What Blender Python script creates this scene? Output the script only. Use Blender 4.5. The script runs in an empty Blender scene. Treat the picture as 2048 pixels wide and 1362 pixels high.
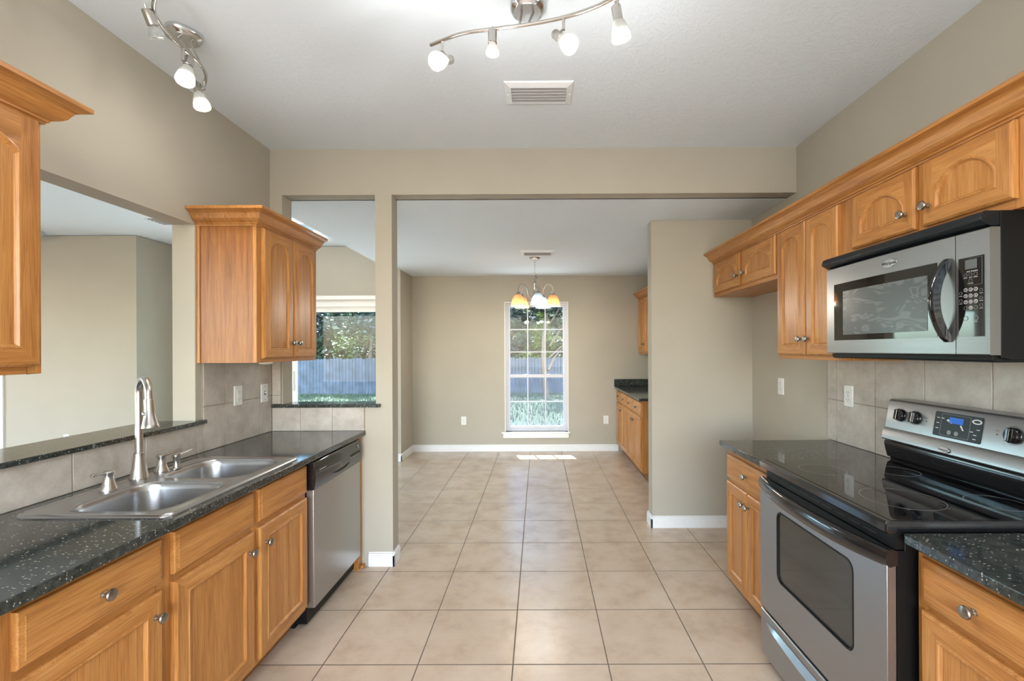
import bpy, bmesh, math, random
from mathutils import Vector, Matrix, geometry
random.seed(7)
R = math.radians
S = bpy.context.scene
C = S.collection

# ------------------------------------------------------------------ camera
CAMZ = 1.42
ROLL, YAW, PITCH = -0.00447, 0.00295, 0.00034
def camdir(x, y, z):
    c, s = math.cos(ROLL), math.sin(ROLL); x, z = c*x - s*z, s*x + c*z
    c, s = math.cos(PITCH), math.sin(PITCH); y, z = c*y - s*z, s*y + c*z
    c, s = math.cos(YAW), math.sin(YAW); x, y = c*x - s*y, s*x + c*y
    return Vector((x, y, z))
cam = bpy.data.cameras.new('camera'); cam_o = bpy.data.objects.new('camera', cam); C.objects.link(cam_o)
rt, fw, up = camdir(1, 0, 0), camdir(0, 1, 0), camdir(0, 0, 1)
mw = Matrix.Identity(4)
for i in range(3):
    mw[i][0] = rt[i]; mw[i][1] = up[i]; mw[i][2] = -fw[i]
mw[2][3] = CAMZ
cam_o.matrix_world = mw
cam.sensor_fit = 'HORIZONTAL'; cam.sensor_width = 36.0
cam.lens = 910.69/2048*36
cam.shift_x = -50.69/2048; cam.shift_y = 16.7/2048
cam.clip_start = 0.05; cam.clip_end = 300
S.camera = cam_o

# ------------------------------------------------------------------ view, world, sun, fill lamps
S.view_settings.view_transform = 'Standard'
S.view_settings.look = 'None'
S.view_settings.gamma = 1.0
S.view_settings.use_curve_mapping = False
S.view_settings.exposure = 0.40
W = bpy.data.worlds.new('world'); S.world = W; W.use_nodes = True
nt = W.node_tree; nt.nodes.clear()
sky = nt.nodes.new('ShaderNodeTexSky'); sky.sky_type = 'NISHITA'; sky.sun_disc = False
sky.sun_elevation = R(51); sky.sun_rotation = R(170); sky.air_density = 1.0; sky.dust_density = 1.5
bg = nt.nodes.new('ShaderNodeBackground'); bg.inputs[1].default_value = 1.7
wo = nt.nodes.new('ShaderNodeOutputWorld')
nt.links.new(sky.outputs[0], bg.inputs[0]); nt.links.new(bg.outputs[0], wo.inputs[0])

def light(name, kind, loc, energy, color=(1, 1, 1), parent=None, **k):
    l = bpy.data.lights.new(name, kind); l.energy = energy; l.color = color
    o = bpy.data.objects.new(name, l); C.objects.link(o)
    for a, b in k.items():
        if a not in ('aim', 'rot'): setattr(l, a, b)
    o.location = loc
    if 'aim' in k: o.rotation_euler = Vector(k['aim']).to_track_quat('-Z', 'Y').to_euler()
    if 'rot' in k: o.rotation_euler = k['rot']
    if parent:
        o.parent = parent; o.location = Vector(loc) - WL[parent.name]
    return o
WL = {}
light('sun', 'SUN', (0, 20, 20), 20.0, (1.0, .95, .86), aim=(.29, -1, -1.27), angle=R(0.6))
# fill lamps added outside the frame, behind window openings made for them
FILL_COL = (0.86, 0.94, 1.0)
light('fill_lamp', 'AREA', (-0.1, -2.72, 1.45), 75, FILL_COL, aim=(0, 1, 1.3), shape='RECTANGLE', size=3.0, size_y=2.0)
light('fill_lamp', 'AREA', (-9.03, 1.0, 1.45), 30, FILL_COL, aim=(1, .1, 0.5), shape='RECTANGLE', size=4.2, size_y=1.9)
light('fill_lamp', 'AREA', (-4.8, -2.72, 1.45), 5, FILL_COL, aim=(0, 1, .6), shape='RECTANGLE', size=4.0, size_y=2.0)

# ------------------------------------------------------------------ materials
def newmat(name):
    m = bpy.data.materials.new(name); m.use_nodes = True
    t = m.node_tree; b = t.nodes['Principled BSDF']
    return m, t, b
def N(t, k, **kw):
    n = t.nodes.new(k)
    for a, b in kw.items():
        if a in n.inputs.keys(): n.inputs[a].default_value = b
        else: setattr(n, a, b)
    return n
def coords(t, scale=(1, 1, 1), rnd=False, kind='Object'):
    tc = N(t, 'ShaderNodeTexCoord'); mp = N(t, 'ShaderNodeMapping'); mp.inputs['Scale'].default_value = scale
    if rnd:
        oi = N(t, 'ShaderNodeObjectInfo'); mu = N(t, 'ShaderNodeMath', operation='MULTIPLY'); mu.inputs[1].default_value = 17.0
        t.links.new(oi.outputs['Random'], mu.inputs[0])
        ad = N(t, 'ShaderNodeVectorMath', operation='ADD')
        t.links.new(tc.outputs[kind], ad.inputs[0]); t.links.new(mu.outputs[0], ad.inputs[1]); t.links.new(ad.outputs[0], mp.inputs[0])
    else:
        t.links.new(tc.outputs[kind], mp.inputs[0])
    return mp
def ramp(t, src, stops):
    r = N(t, 'ShaderNodeValToRGB'); e = r.color_ramp.elements
    while len(e) < len(stops): e.new(.5)
    for i, (p, c) in enumerate(stops):
        e[i].position = p; e[i].color = (*c, 1) if len(c) == 3 else c
    t.links.new(src, r.inputs[0]); return r
def bump(t, b, src, strength, dist=.002, prev=None):
    bn = N(t, 'ShaderNodeBump'); bn.inputs['Strength'].default_value = strength; bn.inputs['Distance'].default_value = dist
    t.links.new(src, bn.inputs['Height'])
    if prev: t.links.new(prev.outputs[0], bn.inputs['Normal'])
    t.links.new(bn.outputs[0], b.inputs['Normal']); return bn
def plain(name, col, rough=.5, metal=0., noise=0., nscale=30, bmp=0., bscale=200, spec=None, coat=0.):
    m, t, b = newmat(name)
    b.inputs['Base Color'].default_value = (*col, 1); b.inputs['Roughness'].default_value = rough; b.inputs['Metallic'].default_value = metal
    if spec is not None: b.inputs['Specular IOR Level'].default_value = spec
    if coat: b.inputs['Coat Weight'].default_value = coat; b.inputs['Coat Roughness'].default_value = .03
    mp = coords(t)
    n = N(t, 'ShaderNodeTexNoise', Scale=nscale, Detail=4.0); t.links.new(mp.outputs[0], n.inputs['Vector'])
    k = max(noise, .02)
    r = ramp(t, n.outputs['Fac'], [(.3, tuple(c*(1-k) for c in col)), (.7, tuple(min(1, c*(1+k)) for c in col))])
    t.links.new(r.outputs[0], b.inputs['Base Color'])
    if bmp:
        n2 = N(t, 'ShaderNodeTexNoise', Scale=bscale, Detail=3.0); t.links.new(mp.outputs[0], n2.inputs['Vector'])
        bump(t, b, n2.outputs['Fac'], bmp)
    return m
def oak(name, axis, cols=None):
    m, t, b = newmat(name)
    sc = {'Z': (14, 14, .9), 'Y': (14, .9, 14)}[axis]
    mp = coords(t, sc, rnd=True)
    n = N(t, 'ShaderNodeTexNoise', Scale=1.4, Detail=6.0, Roughness=.62, Distortion=.9); t.links.new(mp.outputs[0], n.inputs['Vector'])
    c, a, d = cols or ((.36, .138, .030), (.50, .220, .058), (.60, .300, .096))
    r = ramp(t, n.outputs['Fac'], [(.28, c), (.48, a), (.72, d)])
    sc2 = {'Z': (420, 420, 9), 'Y': (420, 9, 420)}[axis]
    mp2 = coords(t, sc2, rnd=True)
    n2 = N(t, 'ShaderNodeTexNoise', Scale=1.0, Detail=3.0, Roughness=.6); t.links.new(mp2.outputs[0], n2.inputs['Vector'])
    r2 = ramp(t, n2.outputs['Fac'], [(.36, (.60, .55, .48)), (.55, (1, 1, 1))])
    # cathedral rings
    sc3 = {'Z': (9, 9, .8), 'Y': (9, .8, 9)}[axis]
    mp3 = coords(t, sc3, rnd=True)
    wv = N(t, 'ShaderNodeTexWave', Scale=1.6, Distortion=7.0, Detail=2.0); wv.inputs['Detail Scale'].default_value = 1.2
    t.links.new(mp3.outputs[0], wv.inputs['Vector'])
    r3 = ramp(t, wv.outputs['Fac'], [(.0, (.84, .80, .74)), (.45, (1, 1, 1))])
    mx = N(t, 'ShaderNodeMix', data_type='RGBA', blend_type='MULTIPLY'); mx.inputs[0].default_value = .75
    t.links.new(r.outputs[0], mx.inputs[6]); t.links.new(r2.outputs[0], mx.inputs[7])
    mx2 = N(t, 'ShaderNodeMix', data_type='RGBA', blend_type='MULTIPLY'); mx2.inputs[0].default_value = .6
    t.links.new(mx.outputs[2], mx2.inputs[6]); t.links.new(r3.outputs[0], mx2.inputs[7])
    t.links.new(mx2.outputs[2], b.inputs['Base Color'])
    b.inputs['Roughness'].default_value = .34; b.inputs['Specular IOR Level'].default_value = .45
    bump(t, b, n2.outputs['Fac'], .12, .0006)
    return m
def wallmat(name, col, strength=.25, scale=160):
    m, t, b = newmat(name); b.inputs['Roughness'].default_value = .85; b.inputs['Specular IOR Level'].default_value = .2
    mp = coords(t)
    n = N(t, 'ShaderNodeTexNoise', Scale=scale, Detail=3.0); t.links.new(mp.outputs[0], n.inputs['Vector'])
    n2 = N(t, 'ShaderNodeTexNoise', Scale=3.0, Detail=3.0); t.links.new(mp.outputs[0], n2.inputs['Vector'])
    r = ramp(t, n2.outputs['Fac'], [(.3, tuple(c*.975 for c in col)), (.7, tuple(c*1.02 for c in col))])
    t.links.new(r.outputs[0], b.inputs['Base Color'])
    bump(t, b, n.outputs['Fac'], strength, .002)
    return m
def ceilmat(name, col):
    m, t, b = newmat(name); b.inputs['Roughness'].default_value = .9; b.inputs['Specular IOR Level'].default_value = .15
    b.inputs['Base Color'].default_value = (*col, 1)
    mp = coords(t)
    n = N(t, 'ShaderNodeTexNoise', Scale=16.0, Detail=5.0, Roughness=.6, Distortion=1.8); t.links.new(mp.outputs[0], n.inputs['Vector'])
    r = ramp(t, n.outputs['Fac'], [(.485, (1, 1, 1)), (.5, (.0, .0, .0)), (.525, (.75, .75, .75)), (.62, (1, 1, 1))])
    bump(t, b, r.outputs[0], .3, .004)
    return m
def tilefloor():
    m, t, b = newmat('floor_tile')
    x0, y0, s = -0.12198, 2.0512, .42874
    tc = N(t, 'ShaderNodeTexCoord')
    sub = N(t, 'ShaderNodeVectorMath', operation='SUBTRACT'); sub.inputs[1].default_value = (x0-s*40, y0-s*40, -1)
    dv = N(t, 'ShaderNodeVectorMath', operation='DIVIDE'); dv.inputs[1].default_value = (s, s, 1000)
    t.links.new(tc.outputs['Object'], sub.inputs[0]); t.links.new(sub.outputs[0], dv.inputs[0])
    fr = N(t, 'ShaderNodeVectorMath', operation='FRACTION'); fl = N(t, 'ShaderNodeVectorMath', operation='FLOOR')
    t.links.new(dv.outputs[0], fr.inputs[0]); t.links.new(dv.outputs[0], fl.inputs[0])
    sb = N(t, 'ShaderNodeVectorMath', operation='SUBTRACT'); sb.inputs[1].default_value = (.5, .5, 0)
    ab = N(t, 'ShaderNodeVectorMath', operation='ABSOLUTE'); t.links.new(fr.outputs[0], sb.inputs[0]); t.links.new(sb.outputs[0], ab.inputs[0])
    sp = N(t, 'ShaderNodeSeparateXYZ'); t.links.new(ab.outputs[0], sp.inputs[0])
    mx = N(t, 'ShaderNodeMath', operation='MAXIMUM'); t.links.new(sp.outputs[0], mx.inputs[0]); t.links.new(sp.outputs[1], mx.inputs[1])
    w = .0022/s
    gr = ramp(t, mx.outputs[0], [(.5-w-.0035, (0, 0, 0)), (.5-w, (1, 1, 1))])
    n = N(t, 'ShaderNodeTexNoise', Scale=5.0, Detail=6.0, Roughness=.65); t.links.new(tc.outputs['Object'], n.inputs['Vector'])
    c1 = ramp(t, n.outputs['Fac'], [(.3, (.49, .375, .275)), (.5, (.58, .462, .35)), (.7, (.63, .52, .41))])
    wn = N(t, 'ShaderNodeTexWhiteNoise'); t.links.new(fl.outputs[0], wn.inputs['Vector'])
    c2 = ramp(t, wn.outputs['Value'], [(0, (.95, .94, .92)), (1, (1, 1, 1))])
    mm = N(t, 'ShaderNodeMix', data_type='RGBA', blend_type='MULTIPLY'); mm.inputs[0].default_value = 1
    t.links.new(c1.outputs[0], mm.inputs[6]); t.links.new(c2.outputs[0], mm.inputs[7])
    g = N(t, 'ShaderNodeMix', data_type='RGBA'); t.links.new(gr.outputs[0], g.inputs[0]); t.links.new(mm.outputs[2], g.inputs[6]); g.inputs[7].default_value = (.15, .115, .085, 1)
    t.links.new(g.outputs[2], b.inputs['Base Color'])
    rr = N(t, 'ShaderNodeMix', data_type='FLOAT'); t.links.new(gr.outputs[0], rr.inputs[0]); rr.inputs[2].default_value = .26; rr.inputs[3].default_value = .9
    t.links.new(rr.outputs[0], b.inputs['Roughness'])
    inv = N(t, 'ShaderNodeMath', operation='SUBTRACT'); inv.inputs[0].default_value = 1; t.links.new(gr.outputs[0], inv.inputs[1])
    bn = bump(t, b, inv.outputs[0], .5, .0015)
    n3 = N(t, 'ShaderNodeTexNoise', Scale=28.0, Detail=3.0); t.links.new(tc.outputs['Object'], n3.inputs['Vector'])
    bump(t, b, n3.outputs['Fac'], .10, .002, bn)
    return m
def stonetile(name):
    m, t, b = newmat(name)
    mp = coords(t)
    n = N(t, 'ShaderNodeTexNoise', Scale=9.0, Detail=8.0, Roughness=.7); t.links.new(mp.outputs[0], n.inputs['Vector'])
    r = ramp(t, n.outputs['Fac'], [(.3, (.37, .325, .275)), (.5, (.48, .43, .375)), (.7, (.58, .54, .485))])
    t.links.new(r.outputs[0], b.inputs['Base Color']); b.inputs['Roughness'].default_value = .38
    n2 = N(t, 'ShaderNodeTexNoise', Scale=120.0, Detail=4.0); t.links.new(mp.outputs[0], n2.inputs['Vector'])
    bump(t, b, n2.outputs['Fac'], .25, .0015)
    return m
def granite():
    m, t, b = newmat('black_granite')
    mp = coords(t)
    n = N(t, 'ShaderNodeTexNoise', Scale=55.0, Detail=6.0, Roughness=.7); t.links.new(mp.outputs[0], n.inputs['Vector'])
    c = ramp(t, n.outputs['Fac'], [(.35, (.012, .015, .014)), (.55, (.034, .041, .038)), (.72, (.085, .095, .088))])
    mp2 = coords(t, (85, 190, 130)); mp2.inputs['Rotation'].default_value = (0, 0, .45)
    v = N(t, 'ShaderNodeTexVoronoi', Scale=1.0); v.inputs['Randomness'].default_value = 1
    t.links.new(mp2.outputs[0], v.inputs['Vector'])
    f1 = ramp(t, v.outputs['Distance'], [(.20, (1, 1, 1)), (.34, (0, 0, 0))])
    sc = N(t, 'ShaderNodeSeparateColor'); t.links.new(v.outputs['Color'], sc.inputs[0])
    th = N(t, 'ShaderNodeMath', operation='GREATER_THAN'); th.inputs[1].default_value = .76; t.links.new(sc.outputs[0], th.inputs[0])
    mu = N(t, 'ShaderNodeMath', operation='MULTIPLY'); t.links.new(f1.outputs[0], mu.inputs[0]); t.links.new(th.outputs[0], mu.inputs[1])
    fc = ramp(t, sc.outputs[1], [(0, (.20, .25, .26)), (.6, (.42, .43, .40)), (1, (.55, .50, .36))])
    mx = N(t, 'ShaderNodeMix', data_type='RGBA'); t.links.new(mu.outputs[0], mx.inputs[0]); t.links.new(c.outputs[0], mx.inputs[6]); t.links.new(fc.outputs[0], mx.inputs[7])
    t.links.new(mx.outputs[2], b.inputs['Base Color']); b.inputs['Roughness'].default_value = .10
    b.inputs['Specular IOR Level'].default_value = .6
    return m
def steel(name, col=(.50, .49, .475), rough=.30, axis='Y', amt=.0):
    m, t, b = newmat(name); b.inputs['Metallic'].default_value = .92
    sc = {'Z': (400, 400, 4), 'Y': (400, 4, 400), 'X': (4, 400, 400)}[axis]
    mp = coords(t, sc); n = N(t, 'ShaderNodeTexNoise', Scale=1.0, Detail=3.0); t.links.new(mp.outputs[0], n.inputs['Vector'])
    r = ramp(t, n.outputs['Fac'], [(.3, tuple(c*.97 for c in col)), (.7, tuple(c*1.03 for c in col))]); t.links.new(r.outputs[0], b.inputs['Base Color'])
    rr = ramp(t, n.outputs['Fac'], [(.3, (rough*.93,)*3), (.7, (rough*1.1,)*3)]); t.links.new(rr.outputs[0], b.inputs['Roughness'])
    return m
def emis(name, col, strength, base=(.8, .8, .8)):
    m, t, b = newmat(name); b.inputs['Base Color'].default_value = (*base, 1)
    lw = N(t, 'ShaderNodeTexNoise', Scale=60.0); mp = coords(t); t.links.new(mp.outputs[0], lw.inputs['Vector'])
    r = ramp(t, lw.outputs['Fac'], [(.2, tuple(c*.92 for c in col)), (.8, col)]); t.links.new(r.outputs[0], b.inputs['Emission Color'])
    b.inputs['Emission Strength'].default_value = strength
    return m
def glassmat(name, tint=(1, 1, 1), refl=.5, haze=0., hazecol=(.8, .8, .8)):
    m = bpy.data.materials.new(name); m.use_nodes = True; t = m.node_tree; t.nodes.clear()
    o = N(t, 'ShaderNodeOutputMaterial'); tr = N(t, 'ShaderNodeBsdfTransparent'); tr.inputs[0].default_value = (*tint, 1)
    gl = N(t, 'ShaderNodeBsdfGlossy'); gl.inputs['Roughness'].default_value = .02
    fr = N(t, 'ShaderNodeFresnel'); fr.inputs[0].default_value = 1.5
    mu = N(t, 'ShaderNodeMath', operation='MULTIPLY'); mu.inputs[1].default_value = refl; t.links.new(fr.outputs[0], mu.inputs[0])
    ge = N(t, 'ShaderNodeNewGeometry'); fb = N(t, 'ShaderNodeMath', operation='SUBTRACT'); fb.inputs[0].default_value = 1.0; t.links.new(ge.outputs['Backfacing'], fb.inputs[1])
    mu0 = mu; mu = N(t, 'ShaderNodeMath', operation='MULTIPLY'); t.links.new(mu0.outputs[0], mu.inputs[0]); t.links.new(fb.outputs[0], mu.inputs[1])
    mx = N(t, 'ShaderNodeMixShader'); t.links.new(mu.outputs[0], mx.inputs[0]); t.links.new(tr.outputs[0], mx.inputs[1]); t.links.new(gl.outputs[0], mx.inputs[2])
    last = mx
    if haze:
        df = N(t, 'ShaderNodeBsdfDiffuse'); df.inputs[0].default_value = (*hazecol, 1)
        ns = N(t, 'ShaderNodeTexNoise', Scale=12.0, Detail=6.0, Roughness=.7); mp = coords(t); t.links.new(mp.outputs[0], ns.inputs['Vector'])
        r = ramp(t, ns.outputs['Fac'], [(.3, (haze*.6,)*3), (.7, (min(1, haze*1.4),)*3)])
        hz = N(t, 'ShaderNodeMath', operation='MULTIPLY'); t.links.new(r.outputs[0], hz.inputs[0]); t.links.new(fb.outputs[0], hz.inputs[1])
        m2 = N(t, 'ShaderNodeMixShader'); t.links.new(hz.outputs[0], m2.inputs[0]); t.links.new(last.outputs[0], m2.inputs[1]); t.links.new(df.outputs[0], m2.inputs[2]); last = m2
    t.links.new(last.outputs[0], o.inputs[0]); return m
def frosted(name, col, emit, estr, trans=.5):
    m = bpy.data.materials.new(name); m.use_nodes = True; t = m.node_tree; t.nodes.clear()
    o = N(t, 'ShaderNodeOutputMaterial')
    d = N(t, 'ShaderNodeBsdfDiffuse'); d.inputs[0].default_value = (*col, 1)
    tl = N(t, 'ShaderNodeBsdfTranslucent'); tl.inputs[0].default_value = (*col, 1)
    g = N(t, 'ShaderNodeBsdfGlossy'); g.inputs['Roughness'].default_value = .2
    tr = N(t, 'ShaderNodeBsdfTransparent'); tr.inputs[0].default_value = (*col, 1)
    ns = N(t, 'ShaderNodeTexNoise', Scale=40.0); mp = coords(t); t.links.new(mp.outputs[0], ns.inputs['Vector'])
    r = ramp(t, ns.outputs['Fac'], [(.3, tuple(c*.9 for c in emit)), (.7, emit)])
    e = N(t, 'ShaderNodeEmission'); e.inputs[1].default_value = estr; t.links.new(r.outputs[0], e.inputs[0])
    a = N(t, 'ShaderNodeMixShader'); a.inputs[0].default_value = .6; t.links.new(d.outputs[0], a.inputs[1]); t.links.new(tl.outputs[0], a.inputs[2])
    b_ = N(t, 'ShaderNodeMixShader'); b_.inputs[0].default_value = trans; t.links.new(a.outputs[0], b_.inputs[1]); t.links.new(tr.outputs[0], b_.inputs[2])
    c_ = N(t, 'ShaderNodeMixShader'); c_.inputs[0].default_value = .12; t.links.new(b_.outputs[0], c_.inputs[1]); t.links.new(g.outputs[0], c_.inputs[2])
    s = N(t, 'ShaderNodeAddShader'); t.links.new(c_.outputs[0], s.inputs[0]); t.links.new(e.outputs[0], s.inputs[1])
    t.links.new(s.outputs[0] if estr else c_.outputs[0], o.inputs[0]); return m

M = {
 'wall': wallmat('wall_paint', (.455, .422, .348)),
 'ceil': ceilmat('ceiling_texture', (.80, .87, .93)),
 'trim': plain('white_trim', (.84, .84, .83), .35),
 'floor': tilefloor(),
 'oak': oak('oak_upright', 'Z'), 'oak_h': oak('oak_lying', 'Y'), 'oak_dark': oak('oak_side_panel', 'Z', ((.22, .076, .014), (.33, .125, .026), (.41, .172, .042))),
 'stone': stonetile('splash_tile'), 'grout': plain('grout', (.36, .31, .25), .9, noise=.1),
 'granite': granite(),
 'steel': steel('brushed_steel', (.33, .335, .34)), 'steel_v': steel('brushed_steel_dark', (.42, .41, .40), .30, 'Z'),
 'sink': plain('sink_steel', (.48, .48, .475), .27, .95),
 'nickel': plain('brushed_nickel', (.55, .525, .49), .27, .97),
 'pewter': plain('pewter', (.33, .30, .26), .30, 1.0, noise=.2, nscale=80),
 'black': plain('black_gloss', (.008, .008, .009), .12, coat=.3),
 'blackmat': plain('black_satin', (.005, .005, .005), .45, spec=.25),
 'blackglass': plain('black_glass', (.004, .004, .005), .04, spec=.8),
 'plate': plain('white_plastic', (.80, .80, .78), .35),
 'dark': plain('dark_slot', (.02, .02, .02), .6),
 'ring': plain('burner_mark', (.16, .16, .16), .3),
 'print': plain('printed_white', (.62, .62, .62), .5),
 'chrome': plain('polished_chrome', (.66, .68, .71), .22, 1.0),
 'bulb': emis('bulb_face', (1.0, .95, .84), 4.0), 'bulb_off': glassmat('clear_lamp_glass', (.8, .84, .84), 2.5, .25),
 'shade_on': frosted('frosted_glass_lit', (.62, .62, .60), (1.0, .95, .88), .10, .45),
 'amber': frosted('warm_glow_glass', (.80, .54, .33), (1.0, .62, .30), .05, .35),  # amber light of the warm bulbs put into the glass colour
 'white_shade': frosted('white_ribbed_glass', (.60, .66, .68), (.85, .95, 1.0), .05, .40),
 'amber_bulb': emis('warm_bulb', (1.0, .78, .50), 2.2), 'cool_bulb': emis('cool_bulb', (.92, .97, 1.0), 2.5),
 'glass': glassmat('window_glass', (.93, .97, .96), .35, .025, (.7, .8, .85)),
 'door_glass': glassmat('patio_glass', (.80, .90, .92), 0.5, .02, (.7, .8, .85)),
 'screen': glassmat('insect_screen', (.9, .92, .98), .0, .30, (.34, .36, .42)),
 'alu': plain('backlit_aluminium', (.62, .63, .68), .4),  # white metal, its backlit grey-lavender look put into the colour
 'oven_glass': plain('oven_glass', (.030, .033, .032), .06, spec=.9),
 'lcd': emis('blue_display', (.01, .10, .42), .9, (.0, .02, .1)),
 'lcd_grey': plain('grey_display', (.10, .11, .115), .25),
 'grass': plain('lawn_grass', (.028, .046, .018), .9, noise=.35, nscale=1.3, bmp=.8, bscale=60),
 'fence': plain('weathered_wood', (.058, .066, .085), .85, noise=.35, nscale=3.0, bmp=.4, bscale=40),
 'bark': plain('tree_bark', (.10, .075, .055), .9, noise=.3),
 'leaf_dark': plain('leaves_dark', (.008, .019, .014), .5, noise=.4, nscale=2.0),
 'leaf_mid': plain('leaves_mid', (.020, .040, .014), .5, noise=.4, nscale=2.0),
 'leaf_sunlit': plain('leaves_sunlit', (.085, .12, .02), .5, noise=.3, nscale=2.0),  # sunlight on the foliage put into the leaf colour
 'porch': plain('sun_block_paint', (.55, .52, .46), .8),
 'grille': plain('vent_blades', (.42, .42, .42), .5), 'vent_white': plain('vent_frame', (.86, .90, .93), .35),
 'concrete': plain('patio_concrete', (.66, .65, .62), .9, noise=.15),
}
# smeary microwave window: dried wipe marks on dark glass
def smear():
    m, t, b = newmat('wiped_dark_glass')
    mp = coords(t, (1, 1.1, 3.4)); mp.inputs['Rotation'].default_value = (.25, 0, 0)
    n0 = N(t, 'ShaderNodeTexNoise', Scale=4.0, Detail=1.0, Distortion=2.5); t.links.new(mp.outputs[0], n0.inputs['Vector'])
    wv = N(t, 'ShaderNodeMath', operation='MULTIPLY'); wv.inputs[1].default_value = 22.0; t.links.new(n0.outputs['Fac'], wv.inputs[0])
    n1 = N(t, 'ShaderNodeMath', operation='SINE'); t.links.new(wv.outputs[0], n1.inputs[0])
    r = ramp(t, n1.outputs[0], [(.0, (.075, .088, .088)), (1.0, (.125, .140, .138))]); t.links.new(r.outputs[0], b.inputs['Base Color'])
    b.inputs['Roughness'].default_value = .25
    return m
M['smear'] = smear()

# ------------------------------------------------------------------ mesh helpers
class MB:
    def __init__(s, xf=None): s.v = []; s.f = []; s.m = []; s.xf = xf
    def add(s, vs, fs, mi=0):
        o = len(s.v); s.v += [tuple(s.xf(*p)) if s.xf else tuple(p) for p in vs]
        for i, f in enumerate(fs):
            s.f.append(tuple(o+k for k in f)); s.m.append(mi[i] if isinstance(mi, list) else mi)
        return s
    def box(s, x0, x1, y0, y1, z0, z1, mi=0):
        vs = [(x, y, z) for x in (x0, x1) for y in (y0, y1) for z in (z0, z1)]
        return s.add(vs, [(0, 1, 3, 2), (4, 6, 7, 5), (0, 4, 5, 1), (2, 3, 7, 6), (0, 2, 6, 4), (1, 5, 7, 3)], mi)
    def lathe(s, prof, c=(0, 0, 0), axis=(0, 0, 1), seg=24, mi=0, sx=1.0):
        ax = Vector(axis).normalized(); u = ax.orthogonal().normalized(); w = ax.cross(u); c = Vector(c)
        vs = []; fs = []
        for r, h in prof:
            for k in range(seg):
                a = 2*math.pi*k/seg; vs.append(tuple(c + ax*h + u*(r*math.cos(a)*sx) + w*(r*math.sin(a))))
        n = len(prof)
        for i in range(n-1):
            for k in range(seg):
                k2 = (k+1) % seg; fs.append((i*seg+k, i*seg+k2, (i+1)*seg+k2, (i+1)*seg+k))
        if prof[0][0] > 1e-5: fs.append(tuple(range(seg)))
        if prof[-1][0] > 1e-5: fs.append(tuple((n-1)*seg+k for k in range(seg)))
        return s.add(vs, fs, mi)
    def tube(s, pts, r, seg=10, mi=0, caps=True):
        pts = [Vector(p) for p in pts]; n = len(pts); vs = []; fs = []
        rs = r if isinstance(r, (list, tuple)) else [r]*n
        d0 = (pts[1]-pts[0]).normalized(); u = d0.orthogonal().normalized()
        for i, p in enumerate(pts):
            d = (pts[min(i+1, n-1)]-pts[max(i-1, 0)]).normalized()
            u = (u - d*u.dot(d)).normalized(); w = d.cross(u)
            for k in range(seg):
                a = 2*math.pi*k/seg; vs.append(tuple(p + u*rs[i]*math.cos(a) + w*rs[i]*math.sin(a)))
        for i in range(n-1):
            for k in range(seg):
                k2 = (k+1) % seg; fs.append((i*seg+k, i*seg+k2, (i+1)*seg+k2, (i+1)*seg+k))
        if caps: fs += [tuple(range(seg)), tuple((n-1)*seg+k for k in range(seg))]
        return s.add(vs, fs, mi)
    def slab(s, outer, holes, t0, t1, to3, mi=0):
        """2-D outline with holes, extruded from t0 to t1; to3(u, v, t) gives the point"""
        loops = [outer] + list(holes)
        tri = geometry.tessellate_polygon([[Vector((a, b, 0)) for a, b in l] for l in loops])
        flat = [p for l in loops for p in l]; n = len(flat)
        vs = [to3(a, b, t0) for a, b in flat] + [to3(a, b, t1) for a, b in flat]
        fs = [tuple(t) for t in tri] + [tuple(n+k for k in t) for t in tri]
        o = 0
        for l in loops:
            k = len(l)
            for i in range(k): j = (i+1) % k; fs.append((o+i, o+j, n+o+j, n+o+i))
            o += k
        return s.add(vs, fs, mi)
    def rings(s, loops, cap0=True, cap1=True, mi=0):
        """loops of equal length joined one to the next"""
        k = len(loops[0]); vs = [p for l in loops for p in l]; fs = []
        for i in range(len(loops)-1):
            for a in range(k): b = (a+1) % k; fs.append((i*k+a, i*k+b, (i+1)*k+b, (i+1)*k+a))
        if cap0: fs.append(tuple(range(k)))
        if cap1: fs.append(tuple((len(loops)-1)*k+a for a in range(k)))
        return s.add(vs, fs, mi)
    def build(s, name, mats, parent=None, bevel=0, smooth=True, seg=2, angle=35):
        me = bpy.data.meshes.new(name)
        off = WL[parent.name] if parent is not None and parent.name in WL else Vector((0, 0, 0))
        me.from_pydata([(p[0]-off[0], p[1]-off[1], p[2]-off[2]) for p in s.v], [], s.f)
        if not isinstance(mats, (list, tuple)): mats = [mats]
        for m in mats: me.materials.append(m)
        for p, mi in zip(me.polygons, s.m): p.material_index = mi
        bm = bmesh.new(); bm.from_mesh(me); bmesh.ops.remove_doubles(bm, verts=bm.verts, dist=1e-6)
        bmesh.ops.recalc_face_normals(bm, faces=bm.faces); bm.to_mesh(me); bm.free()
        if smooth:
            me.polygons.foreach_set('use_smooth', [True]*len(me.polygons)); me.set_sharp_from_angle(angle=R(angle))
        o = bpy.data.objects.new(name, me); C.objects.link(o)
        if parent is not None: o.parent = parent
        WL[o.name] = off.copy()
        if bevel:
            b = o.modifiers.new('bevel', 'BEVEL'); b.width = bevel; b.segments = seg; b.limit_method = 'ANGLE'; b.angle_limit = R(40)
            b.harden_normals = False
        return o
def thing(name, loc, label, cat, group=None):
    o = bpy.data.objects.new(name, None); C.objects.link(o); o.location = loc; o.empty_display_size = .1
    WL[o.name] = Vector(loc); tag(o, label, cat, group); return o
def tag(o, label, cat, group=None, kind=None):
    o['label'] = label; o['category'] = cat
    if group: o['group'] = group
    if kind: o['kind'] = kind
    return o
def struct(o): o['kind'] = 'structure'; return o
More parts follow.
